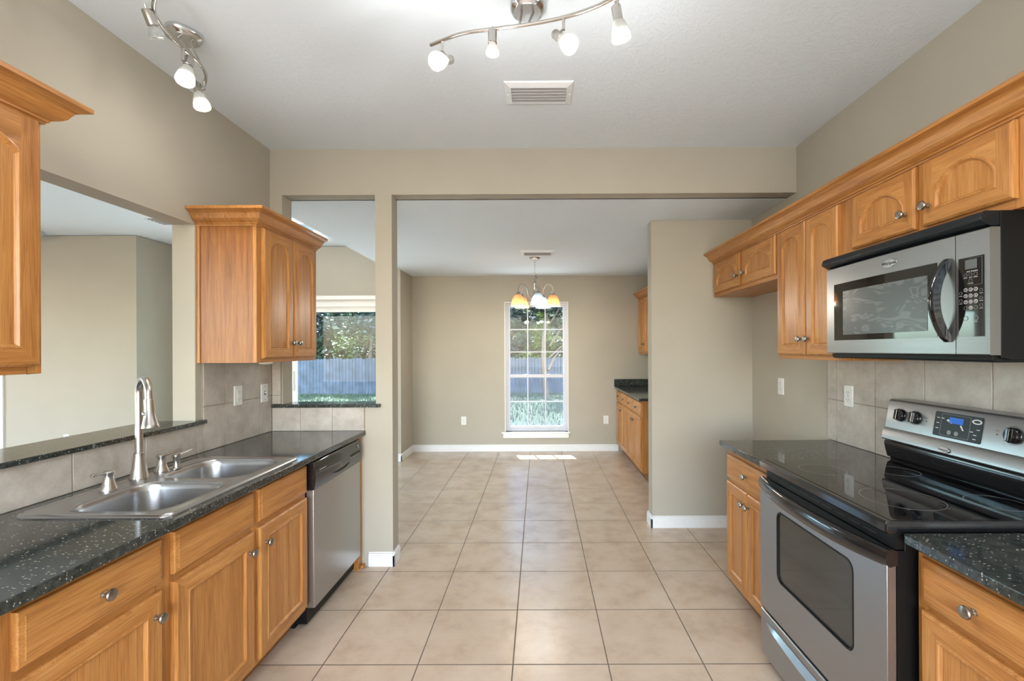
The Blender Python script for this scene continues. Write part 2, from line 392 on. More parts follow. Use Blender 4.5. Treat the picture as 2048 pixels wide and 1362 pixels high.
def rrect(x0, x1, y0, y1, r, n=6):
    p = []
    for cx, cy, a0 in ((x1-r, y1-r, 0), (x0+r, y1-r, 90), (x0+r, y0+r, 180), (x1-r, y0+r, 270)):
        for k in range(n+1):
            a = R(a0+90*k/n); p.append((cx+r*math.cos(a), cy+r*math.sin(a)))
    return p
def rect(x0, x1, y0, y1): return [(x0, y0), (x1, y0), (x1, y1), (x0, y1)]
def XY(u, v, t): return (u, v, t)
def YZ(u, v, t): return (t, u, v)
def XZ(u, v, t): return (u, t, v)
def text(s, size, origin, side, mat, parent, name='lettering', sx=1.0, th=.0002, bold=0.0):
    """side L: faces +X (reads towards +Y); side R: faces -X (reads towards -Y)"""
    cu = bpy.data.curves.new(name, 'FONT'); cu.body = s; cu.size = size; cu.align_x = 'CENTER'; cu.align_y = 'CENTER'; cu.extrude = th; cu.offset = bold
    cu.resolution_u = 3
    tmp = bpy.data.objects.new('tmp', cu); me = bpy.data.meshes.new_from_object(tmp)
    bpy.data.objects.remove(tmp); bpy.data.curves.remove(cu)
    off = WL[parent.name]; o3 = Vector(origin)
    for v in me.vertices:
        x, y, z = v.co; x *= sx
        p = o3 + (Vector((z, x, y)) if side == 'L' else Vector((-z, -x, y)))
        v.co = p - off
    me.name = name; me.materials.clear(); me.materials.append(mat)
    o = bpy.data.objects.new(name, me); C.objects.link(o); o.parent = parent; WL[o.name] = off.copy(); return o

# ------------------------------------------------------------------ structure
XL, XR, YB, YM, YF = -1.762, 1.693, 2.988, 3.615, 6.332
CZ, DZ = 2.738, 2.438
def wall(name, outer, holes, t0, t1, ax, mat='wall', bevel=0):
    return struct(MB().slab(outer, holes, t0, t1, ax).build(name, M[mat], smooth=False, bevel=bevel))
struct(MB().box(-9.2, 2.0, -2.8, 6.50, -.12, 0).build('floor', M['floor'], smooth=False))
struct(MB().box(-1.88, 2.0, -2.8, 3.09, CZ, CZ+.1).build('ceiling', M['ceil'], smooth=False))
struct(MB().box(-1.89, 2.0, 3.09, 6.50, DZ, CZ+.1).build('ceiling_dining', M['ceil'], smooth=False))
struct(MB().box(-9.2, -1.89, -2.8, 6.0, CZ+.006, CZ+.1).build('ceiling_living', M['ceil'], smooth=False))
wall('wall_left', rect(-2.8, 3.09, 0, CZ+.006), [rect(1.345, 2.330, 1.040, 2.066)], -1.878, XL, YZ)
wall('wall_right', rect(-2.8, 6.50, 0, CZ), [], XR, XR+.12, YZ)
wall('wall_divider', [(XL, 0), (-.962, 0), (-.962, DZ), (XR, DZ), (XR, CZ), (XL, CZ)], [rect(-1.683, -1.071, 1.044, DZ)], YB, YB+.115, XZ)
wall('wall_alcove', rect(.896, XR, 0, DZ), [], YM, YM+.12, XZ)
wall('wall_far', rect(-1.88, XR, 0, DZ), [rect(-.462, .400, .272, 2.062)], YF, YF+.14, XZ)
wall('wall_dining_left', rect(5.79, YF, 0, DZ), [], -1.88, -1.757, YZ)
wall('wall_patio', rect(-4.70, -1.88, 0, CZ), [rect(-3.95, -1.93, 0.0, 2.06)], 5.80, 5.93, XZ)
wall('wall_hall_right', rect(5.19, 5.80, 0, CZ), [], -4.70, -4.595, YZ)
wall('wall_hall', rect(-9.1, -4.70, 0, CZ), [], 5.19, 5.31, XZ)
wall('wall_living_left', rect(-2.8, 5.19, 0, CZ), [rect(-1.2, 3.2, .45, 2.45)], -9.1, -8.98, YZ)
wall('wall_back', rect(-8.98, 1.693, 0, CZ), [rect(-1.65, 1.45, .4, 2.5), rect(-6.9, -2.7, .4, 2.5)], -2.8, -2.68, XZ)
# baseboards
def baseboard(name, x0, x1, y0, y1, nx, ny):
    """a board 95 mm high with a stepped top, thickness grows along (nx, ny)"""
    m = MB()
    for z0, z1, t in ((0, .072, .014), (.072, .086, .010), (.086, .094, .005)):
        m.box(min(x0, x0+nx*t) if nx else x0, max(x0, x0+nx*t) if nx else x1, min(y0, y0+ny*t) if ny else y0, max(y0, y0+ny*t) if ny else y1, z0, z1)
    return struct(m.build(name, M['trim'], bevel=.0015))
baseboard('baseboard_far', -1.757, 1.10, YF, YF, 0, -1)
baseboard('baseboard_dining_left', -1.757, -1.757, 5.776, YF-.014, 1, 0)
baseboard('baseboard_dining_end', -1.88, -1.743, 5.79, 5.79, 0, -1)
baseboard('baseboard_divider', -1.120, -.948, YB, YB, 0, -1)
baseboard('baseboard_divider_side', -.962, -.962, YB-.014, YB+.115, 1, 0)
baseboard('baseboard_alcove', .882, XR, YM, YM, 0, -1)
baseboard('baseboard_alcove_side', .896, .896, YM-.014, YM+.134, -1, 0)
baseboard('baseboard_right', XR, XR, 2.62, YM-.014, -1, 0)
baseboard('baseboard_hall', -6.02, -4.70, 5.19, 5.19, 0, -1)
baseboard('baseboard_hall_right', -4.595, -4.595, 5.176, 5.80, 1, 0)

# ------------------------------------------------------------------ far window
def far_window():
    w = thing('window_1', (-.031, YF+.05, .27), 'tall white double-hung window with twelve small panes at the far end', 'window'); struct(w)
    x0, x1, z0, z1 = -.462, .400, .272, 2.062; ya, yb = YF+.045, YF+.125
    m = MB().slab(rect(x0, x1, z0, z1), [rect(x0+.03, x1-.03, z0+.035, z1-.028)], ya, yb, XZ); m.build('window_frame', M['alu'], w, bevel=.002)
    # thin drywall return bead
    MB().slab(rect(x0-.012, x1+.012, z0, z1+.012), [rect(x0, x1, z0-.001, z1)], YF-.006, YF, XZ).build('casing_bead', M['trim'], w, smooth=False)
    zm = 1.045
    def sash(za, zb, y, rows, label, bot, top):
        xa, xb = x0+.032, x1-.032
        s = MB().slab(rect(xa, xb, za, zb), [rect(xa+.028, xb-.028, za+bot, zb-top)], y, y+.028, XZ)
        ia, ib, ja, jb = xa+.028, xb-.028, za+bot, zb-top
        for k in (1, 2):
            xc = ia+(ib-ia)*k/3; s.box(xc-.008, xc+.008, y+.004, y+.024, ja, jb)
        for k in range(1, rows):
            zc = ja+(jb-ja)*k/rows; s.box(ia, ib, y+.005, y+.023, zc-.008, zc+.008)
        so = s.build('sash', M['alu'], w, bevel=.0015); so['label'] = label
        MB().box(ia-.004, ib+.004, y+.012, y+.015, ja-.004, jb+.004).build('pane', M['glass'], so, smooth=False)
        return so
    sash(zm-.018, z1-.03, ya+.036, 3, 'upper sash of nine panes', .036, .02)
    lo = sash(z0+.036, zm+.016, ya+.004, 2, 'lower sash of six panes', .035, .04)
    for xc in (-.19, .13): MB().box(xc-.03, xc+.03, ya-.004, ya+.02, zm+.016, zm+.026).build('sash_lock', M['plate'], lo, bevel=.002)
    MB().box(x0+.034, x1-.034, yb-.012, yb-.010, z0+.04, zm).build('insect_screen', M['screen'], w, smooth=False)
    st = MB().box(x0-.055, x1+.03, YF-.035, YF+.05, z0-.022, z0)
    st.box(x0-.035, x1+.012, YF-.02, YF, z0-.085, z0-.022)
    st.build('window_sill', M['trim'], w, bevel=.003)
far_window()
def patio_door():
    w = thing('door_1', (-2.95, 5.86, 0), 'white framed sliding glass patio door seen through the small opening', 'door'); struct(w)
    x0, x1, z1 = -3.95, -1.93, 2.06; y = 5.83
    MB().slab([(x0, 0), (x1, 0), (x1, z1), (x0, z1)], [rect(x0+.04, x1-.04, .035, z1-.085)], y, y+.09, XZ).build('door_frame', M['trim'], w, bevel=.002)
    MB().slab([(x0-.06, 0), (x1+.0, 0), (x1+.0, z1+.05), (x0-.06, z1+.05)], [[(x0, -.001), (x1-.01, -.001), (x1-.01, z1), (x0, z1)]], 5.785, 5.80, XZ).build('casing', M['trim'], w, smooth=False)
    for k, (a, b, yy) in enumerate(((-3.91, -3.12, y+.01), (-3.185, -1.97, y+.045))):
        p = MB().slab(rect(a, b, .035, z1-.085), [rect(a+.055, b-.055, .11, z1-.15)], yy, yy+.03, XZ).build('sliding_panel', M['trim'], w, bevel=.002)
        MB().box(a+.05, b-.05, yy+.012, yy+.018, .105, z1-.145).build('pane', M['door_glass'], p, smooth=False)
        if k == 0: MB().box(-3.16, -3.14, yy-.03, yy, .9, 1.15).build('handle', M['plate'], p, bevel=.003)
patio_door()
def hall_door():
    w = thing('door_2', (-6.6, 5.19, 0), 'white casing and door in the grey hallway wall', 'door'); struct(w)
    MB().slab([(-7.10, 0), (-6.11, 0), (-6.11, 2.12), (-7.10, 2.12)], [[(-7.02, -.001), (-6.19, -.001), (-6.19, 2.04), (-7.02, 2.04)]], 5.17, 5.19, XZ).build('casing', M['trim'], w, bevel=.003)
    d = MB().box(-7.02, -6.19, 5.175, 5.189, .01, 2.04).build('door_panel', M['trim'], w)
    for zc in (.55, 1.5):
        for xc in (-6.82, -6.4): MB().slab(rect(xc-.15, xc+.15, zc-.36, zc+.36), [rect(xc-.13, xc+.13, zc-.34, zc+.34)], 5.168, 5.176, XZ).build('panel_moulding', M['trim'], d)
hall_door()

# ------------------------------------------------------------------ frames for fitted furniture
def FL(face): return lambda u, d, z: (face+d, u, z)
def FR(face): return lambda u, d, z: (face-d, u, z)
def contour(u0, u1, z0, z1, m, rise, n=14):
    a, b, c, d = u0+m, u1-m, z0+m, z1-m
    if rise <= 0: 
        return [(a, c), (b, c), (b, d), (a, d)]
    hw = (b-a)/2; sp = d-rise; rad = (hw*hw+rise*rise)/(2*rise); cx = (a+b)/2; cz = d-rad
    p = [(a, c), (b, c)]
    a0 = math.atan2(sp-cz, hw); 
    for k in range(n+1):
        t = a0+(math.pi-2*a0)*k/n; p.append((cx+rad*math.cos(t), cz+rad*math.sin(t)))
    return p
def door_mesh(F, u0, u1, z0, z1, rise=0, t=.019, st=.052, shoulder=0):
    """frame-and-panel door; rails use material 1 (grain lying)"""
    m = MB(F); n = 14
    def O(i): return [(u0+i, z0+i), (u1-i, z0+i), (u1-i, z1-i), (u0+i, z1-i)]
    o0 = O(0); L3 = lambda l, d: [(a, d, b) for a, b in l]
    m.rings([L3(o0, 0), L3(o0, t-.006), L3(O(.003), t-.003), L3(O(.008), t)], True, False)
    out = O(.008); inn = contour(u0, u1, z0, z1, st, rise, n)
    (a, c), (b, _), (_, d), _ = out[0], out[1], out[2], out[3]
    I = [(p[0], t, p[1]) for p in inn]
    oBL, oBR, oTR, oTL = (a, t, c), (b, t, c), (b, t, d), (a, t, d)
    if rise <= 0:
        m.add([oBL, oBR, I[1], I[0]], [(0, 1, 2, 3)], 1); m.add([oTL, oTR, I[2], I[3]], [(0, 1, 2, 3)], 1)
        m.add([oBR, oTR, I[2], I[1]], [(0, 1, 2, 3)]); m.add([oBL, oTL, I[3], I[0]], [(0, 1, 2, 3)])
    else:
        m.add([oBL, oBR, I[1], I[0]], [(0, 1, 2, 3)], 1)
        sr, sl = I[2], I[-1]; oSR, oSL = (b, t, sr[2]), (a, t, sl[2])
        tr, tl = (sr[0], t, d), (sl[0], t, d)
        m.add([oBR, oSR, sr, I[1]], [(0, 1, 2, 3)]); m.add([oBL, oSL, sl, I[0]], [(0, 1, 2, 3)])
        m.add([oSR, oTR, tr, sr], [(0, 1, 2, 3)]); m.add([oSL, oTL, tl, sl], [(0, 1, 2, 3)])
        arc = I[2:]
        for k in range(len(arc)-1):
            p, q = arc[k], arc[k+1]; m.add([(p[0], t, d), (q[0], t, d), q, p], [(0, 1, 2, 3)], 1)
    cs = [(st, t), (st+.003, t+.002), (st+.007, t+.0015), (st+.010, t-.003), (st+.014, t-.007)]
    m.rings([L3(contour(u0, u1, z0, z1, q, rise, n), dd) for q, dd in cs], False, True)
    return m
def drawer_mesh(F, u0, u1, z0, z1, t=.019):
    m = MB(F); O = lambda i, d: [(a, d, b) for a, b in rect(u0+i, u1-i, z0+i, z1-i)]
    m.rings([O(0, 0), O(0, t-.007), O(.003, t-.004), O(.012, t-.002), O(.015, t), O(.02, t)], True, True, 1)
    return m
knob_me = {}
def knob(parent, F, side, u, z, d=.019, label=None):
    c = F(u, d, z); ax = (1, 0, 0) if side == 'L' else (-1, 0, 0)
    if side not in knob_me:
        m = MB().lathe([(.0085, 0), (.0085, .003), (.006, .005), (.0048, .010), (.006, .014), (.012, .017), (.0155, .021), (.0165, .0245), (.0150, .028), (.009, .030), (0.0, .0307)], (0, 0, 0), ax, 20)
        o = m.build('knob', M['pewter']); knob_me[side] = o.data
    else:
        o = bpy.data.objects.new('knob', knob_me[side]); C.objects.link(o)
    o.parent = parent; o.location = Vector(c) - WL[parent.name]; WL[o.name] = Vector(c)
    return o
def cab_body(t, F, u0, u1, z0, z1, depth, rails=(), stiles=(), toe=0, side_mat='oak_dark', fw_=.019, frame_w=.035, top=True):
    """carcass panels plus a face frame with stiles and rails"""
    m = MB(F); e = .016
    zb = z0+toe
    m.box(u0, u0+e, -depth, -fw_, zb, z1); m.box(u1-e, u1, -depth, -fw_, zb, z1)
    m.box(u0+e, u1-e, -depth, -fw_, zb+.0, zb+e); 
    if top: m.box(u0+e, u1-e, -depth, -fw_, z1-e, z1)
    m.box(u0+e, u1-e, -depth, -depth+.006, zb+e, z1-e)
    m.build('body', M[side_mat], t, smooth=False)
    f = MB(F)
    f.box(u0, u0+frame_w, -fw_, 0, zb, z1); f.box(u1-frame_w, u1, -fw_, 0, zb, z1)
    stiles = sorted(stiles)
    for a, b in stiles: f.box(a, b, -fw_, 0, zb, z1)
    cuts = [u0+frame_w] + [q for s_ in stiles for q in s_] + [u1-frame_w]
    for a, b in rails:
        for k in range(0, len(cuts), 2): f.box(cuts[k], cuts[k+1], -fw_, 0, a, b, 1)
    f.build('face_frame', [M['oak'], M['oak_h']], t, bevel=.0008, seg=1)
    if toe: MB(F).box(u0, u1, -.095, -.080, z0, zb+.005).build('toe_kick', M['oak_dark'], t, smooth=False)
def add_door(t, F, side, u0, u1, z0, z1, rise=0, kn=None, label=None, st=.052):
    d = door_mesh(F, u0, u1, z0, z1, rise, st=st).build('door', [M['oak'], M['oak_h']], t, angle=28)
    if label: d['label'] = label
    if kn: knob(d, F, side, *kn)
    return d
def add_drawer(t, F, side, u0, u1, z0, z1, kn=True, name='drawer'):
    d = drawer_mesh(F, u0, u1, z0, z1).build(name, [M['oak'], M['oak_h']], t, angle=28)
    if kn: knob(d, F, side, (u0+u1)/2, (z0+z1)/2)
    return d
CROWN = [(0, 0), (.006, 0), (.008, .006), (.014, .009), (.014, .014), (.020, .017), (.030, .022), (.040, .031), (.046, .044), (.052, .054), (.062, .061), (.074, .066), (.080, .068), (.080, .080), (.076, .084), (0, .084)]
def crown(path, z, parent, name='crown_moulding', mat=('oak_h',)):
    """path: list of (x, y, mx, my): corner and mitre direction"""
    m = MB(); loops = [[(x+mx*o, y+my*o, z+h) for o, h in CROWN] for x, y, mx, my in path]
    m.rings(loops, True, True)
    return m.build(name, [M[q] for q in mat], parent, angle=20)

# ------------------------------------------------------------------ left run: base cabinets
TOE = .10; CT = .890; CU = .860; CB = .858
FLb = FL(-1.190)
def left_base():
    t = thing('base_cabinet', (-1.47, 1.225, 0), 'oak base cabinet left of the sink with one drawer and one door', 'cabinet')
    cab_body(t, FLb, .985, 1.440, 0, CB, .56, rails=((.12-.02, .135), (.66, .71), (.825, CB)), toe=TOE)
    add_drawer(t, FLb, 'L', 1.02, 1.415, .700, .832); add_door(t, FLb, 'L', 1.02, 1.415, .122, .675, kn=(1.385, .605))
    t = thing('base_cabinet', (-1.47, 1.8, 0), 'oak sink cabinet under the double sink with two doors', 'cabinet')
    cab_body(t, FLb, 1.4405, 2.309, 0, CB, .56, rails=((.10, .135), (.66, .71), (.825, CB)), stiles=((1.862, 1.915),), toe=TOE, top=False)
    for a, b, kx in ((1.463, 1.872, 1.835), (1.907, 2.300, 1.945)):
        d = add_drawer(t, FLb, 'L', a, b, .700, .835, kn=False, name='false_drawer_front')
        add_door(t, FLb, 'L', a, b, .122, .675, kn=(kx, .600))
    t = thing('base_cabinet', (-1.47, .6, 0), 'oak base cabinet at the near end of the sink counter', 'cabinet')
    cab_body(t, FLb, .20, .9845, 0, CB, .56, rails=((.10, .135), (.66, .71), (.825, CB)), stiles=((.57, .62),), toe=TOE)
    for a, b, kx in ((.225, .578, .55), (.61, .965, .64)):
        add_drawer(t, FLb, 'L', a, b, .700, .832); add_door(t, FLb, 'L', a, b, .122, .675, kn=(kx, .605))
    t = thing('end_panel', (-1.3, 2.95, 0), 'narrow oak end panel between the dishwasher and the column', 'panel')
    MB().box(-1.74, -1.165, 2.925, 2.985, .0, CU).build('panel_board', M['oak'], t, bevel=.001)
    MB().lathe([(.011, 0), (.013, .01), (.010, .02), (.010, .035)], (-1.150, 2.945, 0.013), (0, 1, 0), 12).build('base_moulding', M['oak_h'], t)
left_base()
# countertop with sink cut-out
SX0, SX1, SY0, SY1 = -1.675, -1.178, 1.440, 2.232
o = MB().slab(rect(-1.7495, -1.137, .18, YB-.001), [rect(SX0+.03, SX1-.03, SY0+.03, SY1-.03)], CU, CT, XY).build('countertop', M['granite'], bevel=.004, seg=3)
tag(o, 'polished black granite countertop around the double sink', 'countertop')
# raised ledge on the pass-through
o = MB().box(-1.990, -1.728, 1.346, 2.329, 1.0405, 1.0605).add([], []).build('granite_ledge', M['granite'], bevel=.003)
m = MB().slab([(-1.990, 1.346), (-1.763, 1.346), (-1.763, 1.15), (-1.728, 1.15), (-1.728, 2.3695), (-1.763, 2.3695), (-1.763, 2.329), (-1.990, 2.329)], [], 1.0405, 1.0605, XY)
bpy.data.objects.remove(o)
o = m.build('granite_ledge', M['granite'], bevel=.003)
tag(o, 'long black granite ledge on the pass-through behind the faucet', 'ledge')
o = MB().slab([(-1.742, 2.958), (-1.036, 2.958), (-1.036, 2.987), (-1.072, 2.987), (-1.072, 3.125), (-1.682, 3.125), (-1.682, 2.987), (-1.742, 2.987)], [], 1.0445, 1.0665, XY).build('granite_ledge', M['granite'], bevel=.003)
tag(o, 'short black granite sill on the small opening beside the column', 'ledge')

# backsplash tiles: bodies standing a hair proud of their grout bed
def splash(name, label, cells, to3, t0, t1, bed):
    t = thing(name, Vector(to3(cells[0][0], cells[0][2], t0)), label, 'backsplash'); struct(t) if False else None
    b = MB()
    for u0, u1, v0, v1 in bed: b.slab(rect(u0, u1, v0, v1), [], t0, t0+(t1-t0)*.7, to3)
    b.build('grout_bed', M['grout'], t, smooth=False)
    m = MB(); g = .0018
    for u0, u1, v0, v1 in cells: m.slab(rect(u0+g, u1-g, v0+g, v1-g), [], t0+(t1-t0)*.3, t1, to3)
    m.build('tiles', M['stone'], t, bevel=.0012, seg=1)
    return t
cells = []
yl = [.20, .50, .80, 1.10, 1.40, 1.702, 2.019, 2.321, 2.533]
for a, b in zip(yl[:-1], yl[1:]): cells.append((a, b, CT, 1.040))
cells[-1] = (2.321, 2.533, CT, 1.040)
cells[-1] = (2.321, 2.370, CT, 1.040)
for a, b in ((2.370, 2.533), (2.533, 2.850), (2.850, 2.976)):
    cells.append((a, b, CT, 1.124)); cells.append((a, b, 1.124, 1.357))
splash('tile_backsplash', 'beige stone tile backsplash behind the sink and faucet', cells, YZ, XL+.0005, XL+.0125, [(.20, 2.370, CT, 1.040), (2.370, 2.976, CT, 1.357)])
splash('tile_backsplash', 'row of beige tiles below the small opening by the column',
       [(-1.749, -1.562, CT, 1.044), (-1.562, -1.353, CT, 1.044), (-1.353, -1.143, CT, 1.044), (-1.749, -1.690, 1.068, 1.124), (-1.749, -1.690, 1.124, 1.357)], lambda u, v, t: (u, t, v), YB-.0005, YB-.0115,
       [(-1.749, -1.143, CT, 1.044), (-1.749, -1.690, 1.068, 1.357)])
cells = []
yr = [2.656, 2.579, 2.282, 1.99, 1.692, 1.39, 1.09, .79, .49, .2]
for a, b in zip(yr[1:], yr[:-1]):
    cells.append((a, b, CT, 1.124)); cells.append((a, b, 1.124, 1.358 if a >= 2.08 or b < 1.2 else 1.39))
splash('tile_backsplash', 'beige tile backsplash behind the range and under the microwave', cells, lambda u, v, t: (t, u, v), XR-.0005, XR-.0125, [(.2, 2.656, CT, 1.357)])

# ------------------------------------------------------------------ sink
def sink():
    t = thing('kitchen_sink', (-1.43, 1.83, CT), 'stainless steel double-bowl drop-in sink set in the black counter', 'sink')
    bowls = [(-1.575, -1.222, 1.480, 1.818), (-1.600, -1.228, 1.868, 2.192)]
    m = MB(); zt = CT+.007
    holes = [rrect(*b, .085, 8) for b in bowls]
    out = rrect(SX0, SX1, SY0, SY1, .03, 6)
    m.slab(out, holes, zt-.003, zt, XY)
    ri = rrect(SX0+.007, SX1-.007, SY0+.007, SY1-.007, .025, 6)
    m.rings([[(a, b, CT+.0002) for a, b in rrect(SX0-.003, SX1+.003, SY0-.003, SY1+.003, .033, 6)], [(a, b, zt+.001) for a, b in out], [(a, b, zt+.003) for a, b in rrect(SX0+.004, SX1-.004, SY0+.004, SY1-.004, .027, 6)], [(a, b, zt-.0005) for a, b in rrect(SX0+.010, SX1-.010, SY0+.010, SY1-.010, .022, 6)]], False, False)
    m.build('deck', M['sink'], t, angle=50)
    for x0, x1, y0, y1 in bowls:
        def L(i, z, r): return [(a, b, z) for a, b in rrect(x0+i, x1-i, y0+i, y1-i, r, 8)]
        b = MB(); b.rings([L(-.006, zt+.0006, .09), L(0, zt-.001, .085), L(.004, zt-.008, .082), L(.008, zt-.03, .08), L(.014, zt-.14, .075), L(.022, zt-.165, .07), L(.045, zt-.178, .06), L(.10, zt-.183, .045), L(.14, zt-.185, .02)], False, True)
        bo = b.build('bowl', M['sink'], t, angle=60)
        cx, cy = (x0+x1)/2, (y0+y1)/2
        MB().lathe([(.042, .0), (.040, .003), (.034, .001), (.030, -.004), (0, -.006)], (cx, cy, zt-.183), (0, 0, 1), 20).build('drain', M['chrome'], bo)
sink()
def arcpts(c, r, a0, a1, ux, uz, n=14):
    return [tuple(Vector(c) + Vector(ux)*(r*math.cos(R(a0+(a1-a0)*k/n))) + Vector(uz)*(r*math.sin(R(a0+(a1-a0)*k/n)))) for k in range(n+1)]
def faucet():
    bx, by = -1.640, 1.862; z0 = CT+.0075
    # spout swings towards the room and the near bowl
    t = thing('faucet', (bx, by, z0), 'brushed nickel gooseneck faucet with pull-down spray head', 'faucet')
    MB().lathe([(.032, 0), (.032, .004), (.030, .010), (.024, .045), (.0195, .085), (.0185, .098), (.0185, .104), (.0145, .106)], (bx, by, z0), (0, 0, 1), 24).build('faucet_base', M['nickel'], t)
    d = Vector((.72, -.50, 0)).normalized(); r = .062; zc = 1.245
    c = Vector((bx, by, zc)) + d*r
    pts = [(bx, by, z0+.09), (bx, by, 1.10), (bx, by, 1.2)] + arcpts(c, r, 180, 12, d, (0, 0, 1), 18)
    e = Vector(pts[-1]); dn = (d*.14 + Vector((0, 0, -1))).normalized(); pts.append(tuple(e+dn*.035))
    MB().tube(pts, .0135, 16).build('spout', M['nickel'], t, angle=60)
    e = e+dn*.03
    h = MB().lathe([(.0165, 0), (.0170, .004), (.0170, .040), (.0195, .065), (.0265, .098), (.029, .108), (.029, .112), (.024, .114), (.0, .113)], tuple(e), tuple(dn), 24).build('spray_head', M['nickel'], t)
    sd = Vector((-.5, -.8, 0)).normalized()
    MB().lathe([(.0, .0), (.006, .001), (.008, .004), (.006, .007), (0, .008)], tuple(e+dn*.055+sd*.017), tuple(sd), 12).build('spray_button', M['chrome'], h)
    prof = [(.027, 0), (.027, .004), (.0265, .007), (.020, .022), (.0155, .045), (.0150, .058), (.0175, .066), (.0175, .070), (.012, .074), (0, .075)]
    for hx, hy, tip, lab in ((-1.612, 1.700, (-1.600, 1.620, .078), 'brushed nickel lever handle near the camera, left of the gooseneck faucet'), (-1.634, 1.965, (-1.62, 2.055, .080), 'brushed nickel lever handle between the gooseneck faucet and the soap dispenser')):
        q = MB().lathe(prof, (hx, hy, z0), (0, 0, 1), 24).build('handle', M['nickel'], t)
        MB().tube([(hx, hy, z0+.064), ((hx+tip[0])/2, (hy*.5+tip[1]*.5), z0+.071), (tip[0], tip[1]*.93+hy*.07, z0+.076), (tip[0], tip[1], z0+.071)], [.006, .005, .0065, .004], 10).build('lever', M['nickel'], q)
    q = thing('soap_dispenser', (-1.612, 2.020, z0), 'small brushed nickel soap dispenser pump on the sink deck', 'soap dispenser')
    MB().lathe([(.024, 0), (.024, .003), (.015, .006), (.012, .02), (.012, .036), (.016, .048), (.0175, .054), (.0175, .060), (.011, .064), (0, .065)], (-1.612, 2.020, z0), (0, 0, 1), 20).build('pump_body', M['nickel'], q)
    MB().tube([(-1.612, 2.020, z0+.056), (-1.590, 2.045, z0+.066), (-1.573, 2.064, z0+.076)], [.005, .0045, .004], 10).build('pump_spout', M['nickel'], q)
faucet()

# ------------------------------------------------------------------ dishwasher
def dishwasher():
    t = thing('dishwasher', (-1.45, 2.615, 0), 'stainless steel dishwasher with black control panel under the counter', 'dishwasher')
    y0, y1 = 2.318, 2.915
    MB().box(-1.74, -1.19, y0+.004, y1-.004, .02, CU-.004).build('tub', M['blackmat'], t, smooth=False)
    d = MB().rings([[(x, y, z) for x, y in ((-1.188, y0), (-1.152, y0), (-1.148, y0+.004), (-1.148, y1-.004), (-1.152, y1), (-1.188, y1))] for z in (.105, .705)]).build('door_panel', M['steel_v'], t, bevel=.001)
    # control panel, gently bowed outwards
    prof = [(-1.188, .706), (-1.146, .706), (-1.140, .73), (-1.137, .765), (-1.140, .80), (-1.147, .838), (-1.155, .848), (-1.188, .850)]
    c = MB().rings([[(x, y, z) for x, z in prof] for y in (y0-.004, y1+.002)]).build('control_panel', M['black'], t, bevel=.001, angle=50)
    MB().slab([(2.50, .742), (2.56, .730), (2.66, .730), (2.73, .745), (2.66, .738), (2.56, .738)], [], -1.139, -1.1355, YZ).build('hand_pocket', M['dark'], c)
    for k in range(7):
        MB().box(-1.1400, -1.1368, 2.745+.022*k, 2.757+.022*k, .772, .786).build('button', M['blackmat'], c, bevel=.0005)
    for k in range(5):
        MB().box(-1.1400, -1.1366, 2.748+.028*k, 2.762+.028*k, .765, .7665).build('button_mark', M['print'], c)
    text('AquaClean', .016, (-1.1395, 2.40, .797), 'L', M['print'], c) if False else None
    MB().box(-1.142, -1.1378, 2.36, 2.43, .7975, .7990).build('printed_line', M['print'], c)
    MB().lathe([(.0, 0), (.013, .0), (.013, .002), (0, .003)], (-1.1418, 2.865, .812), (1, 0, 0), 20, sx=.6).build('logo_badge', M['chrome'], c)
    text('Whirlpool', .0075, (-1.1386, 2.865, .812), 'L', M['dark'], c, 'logo_lettering')
    MB().box(-1.27, -1.25, y0, y1, .0, .10).build('toe_panel', M['blackmat'], t)
dishwasher()

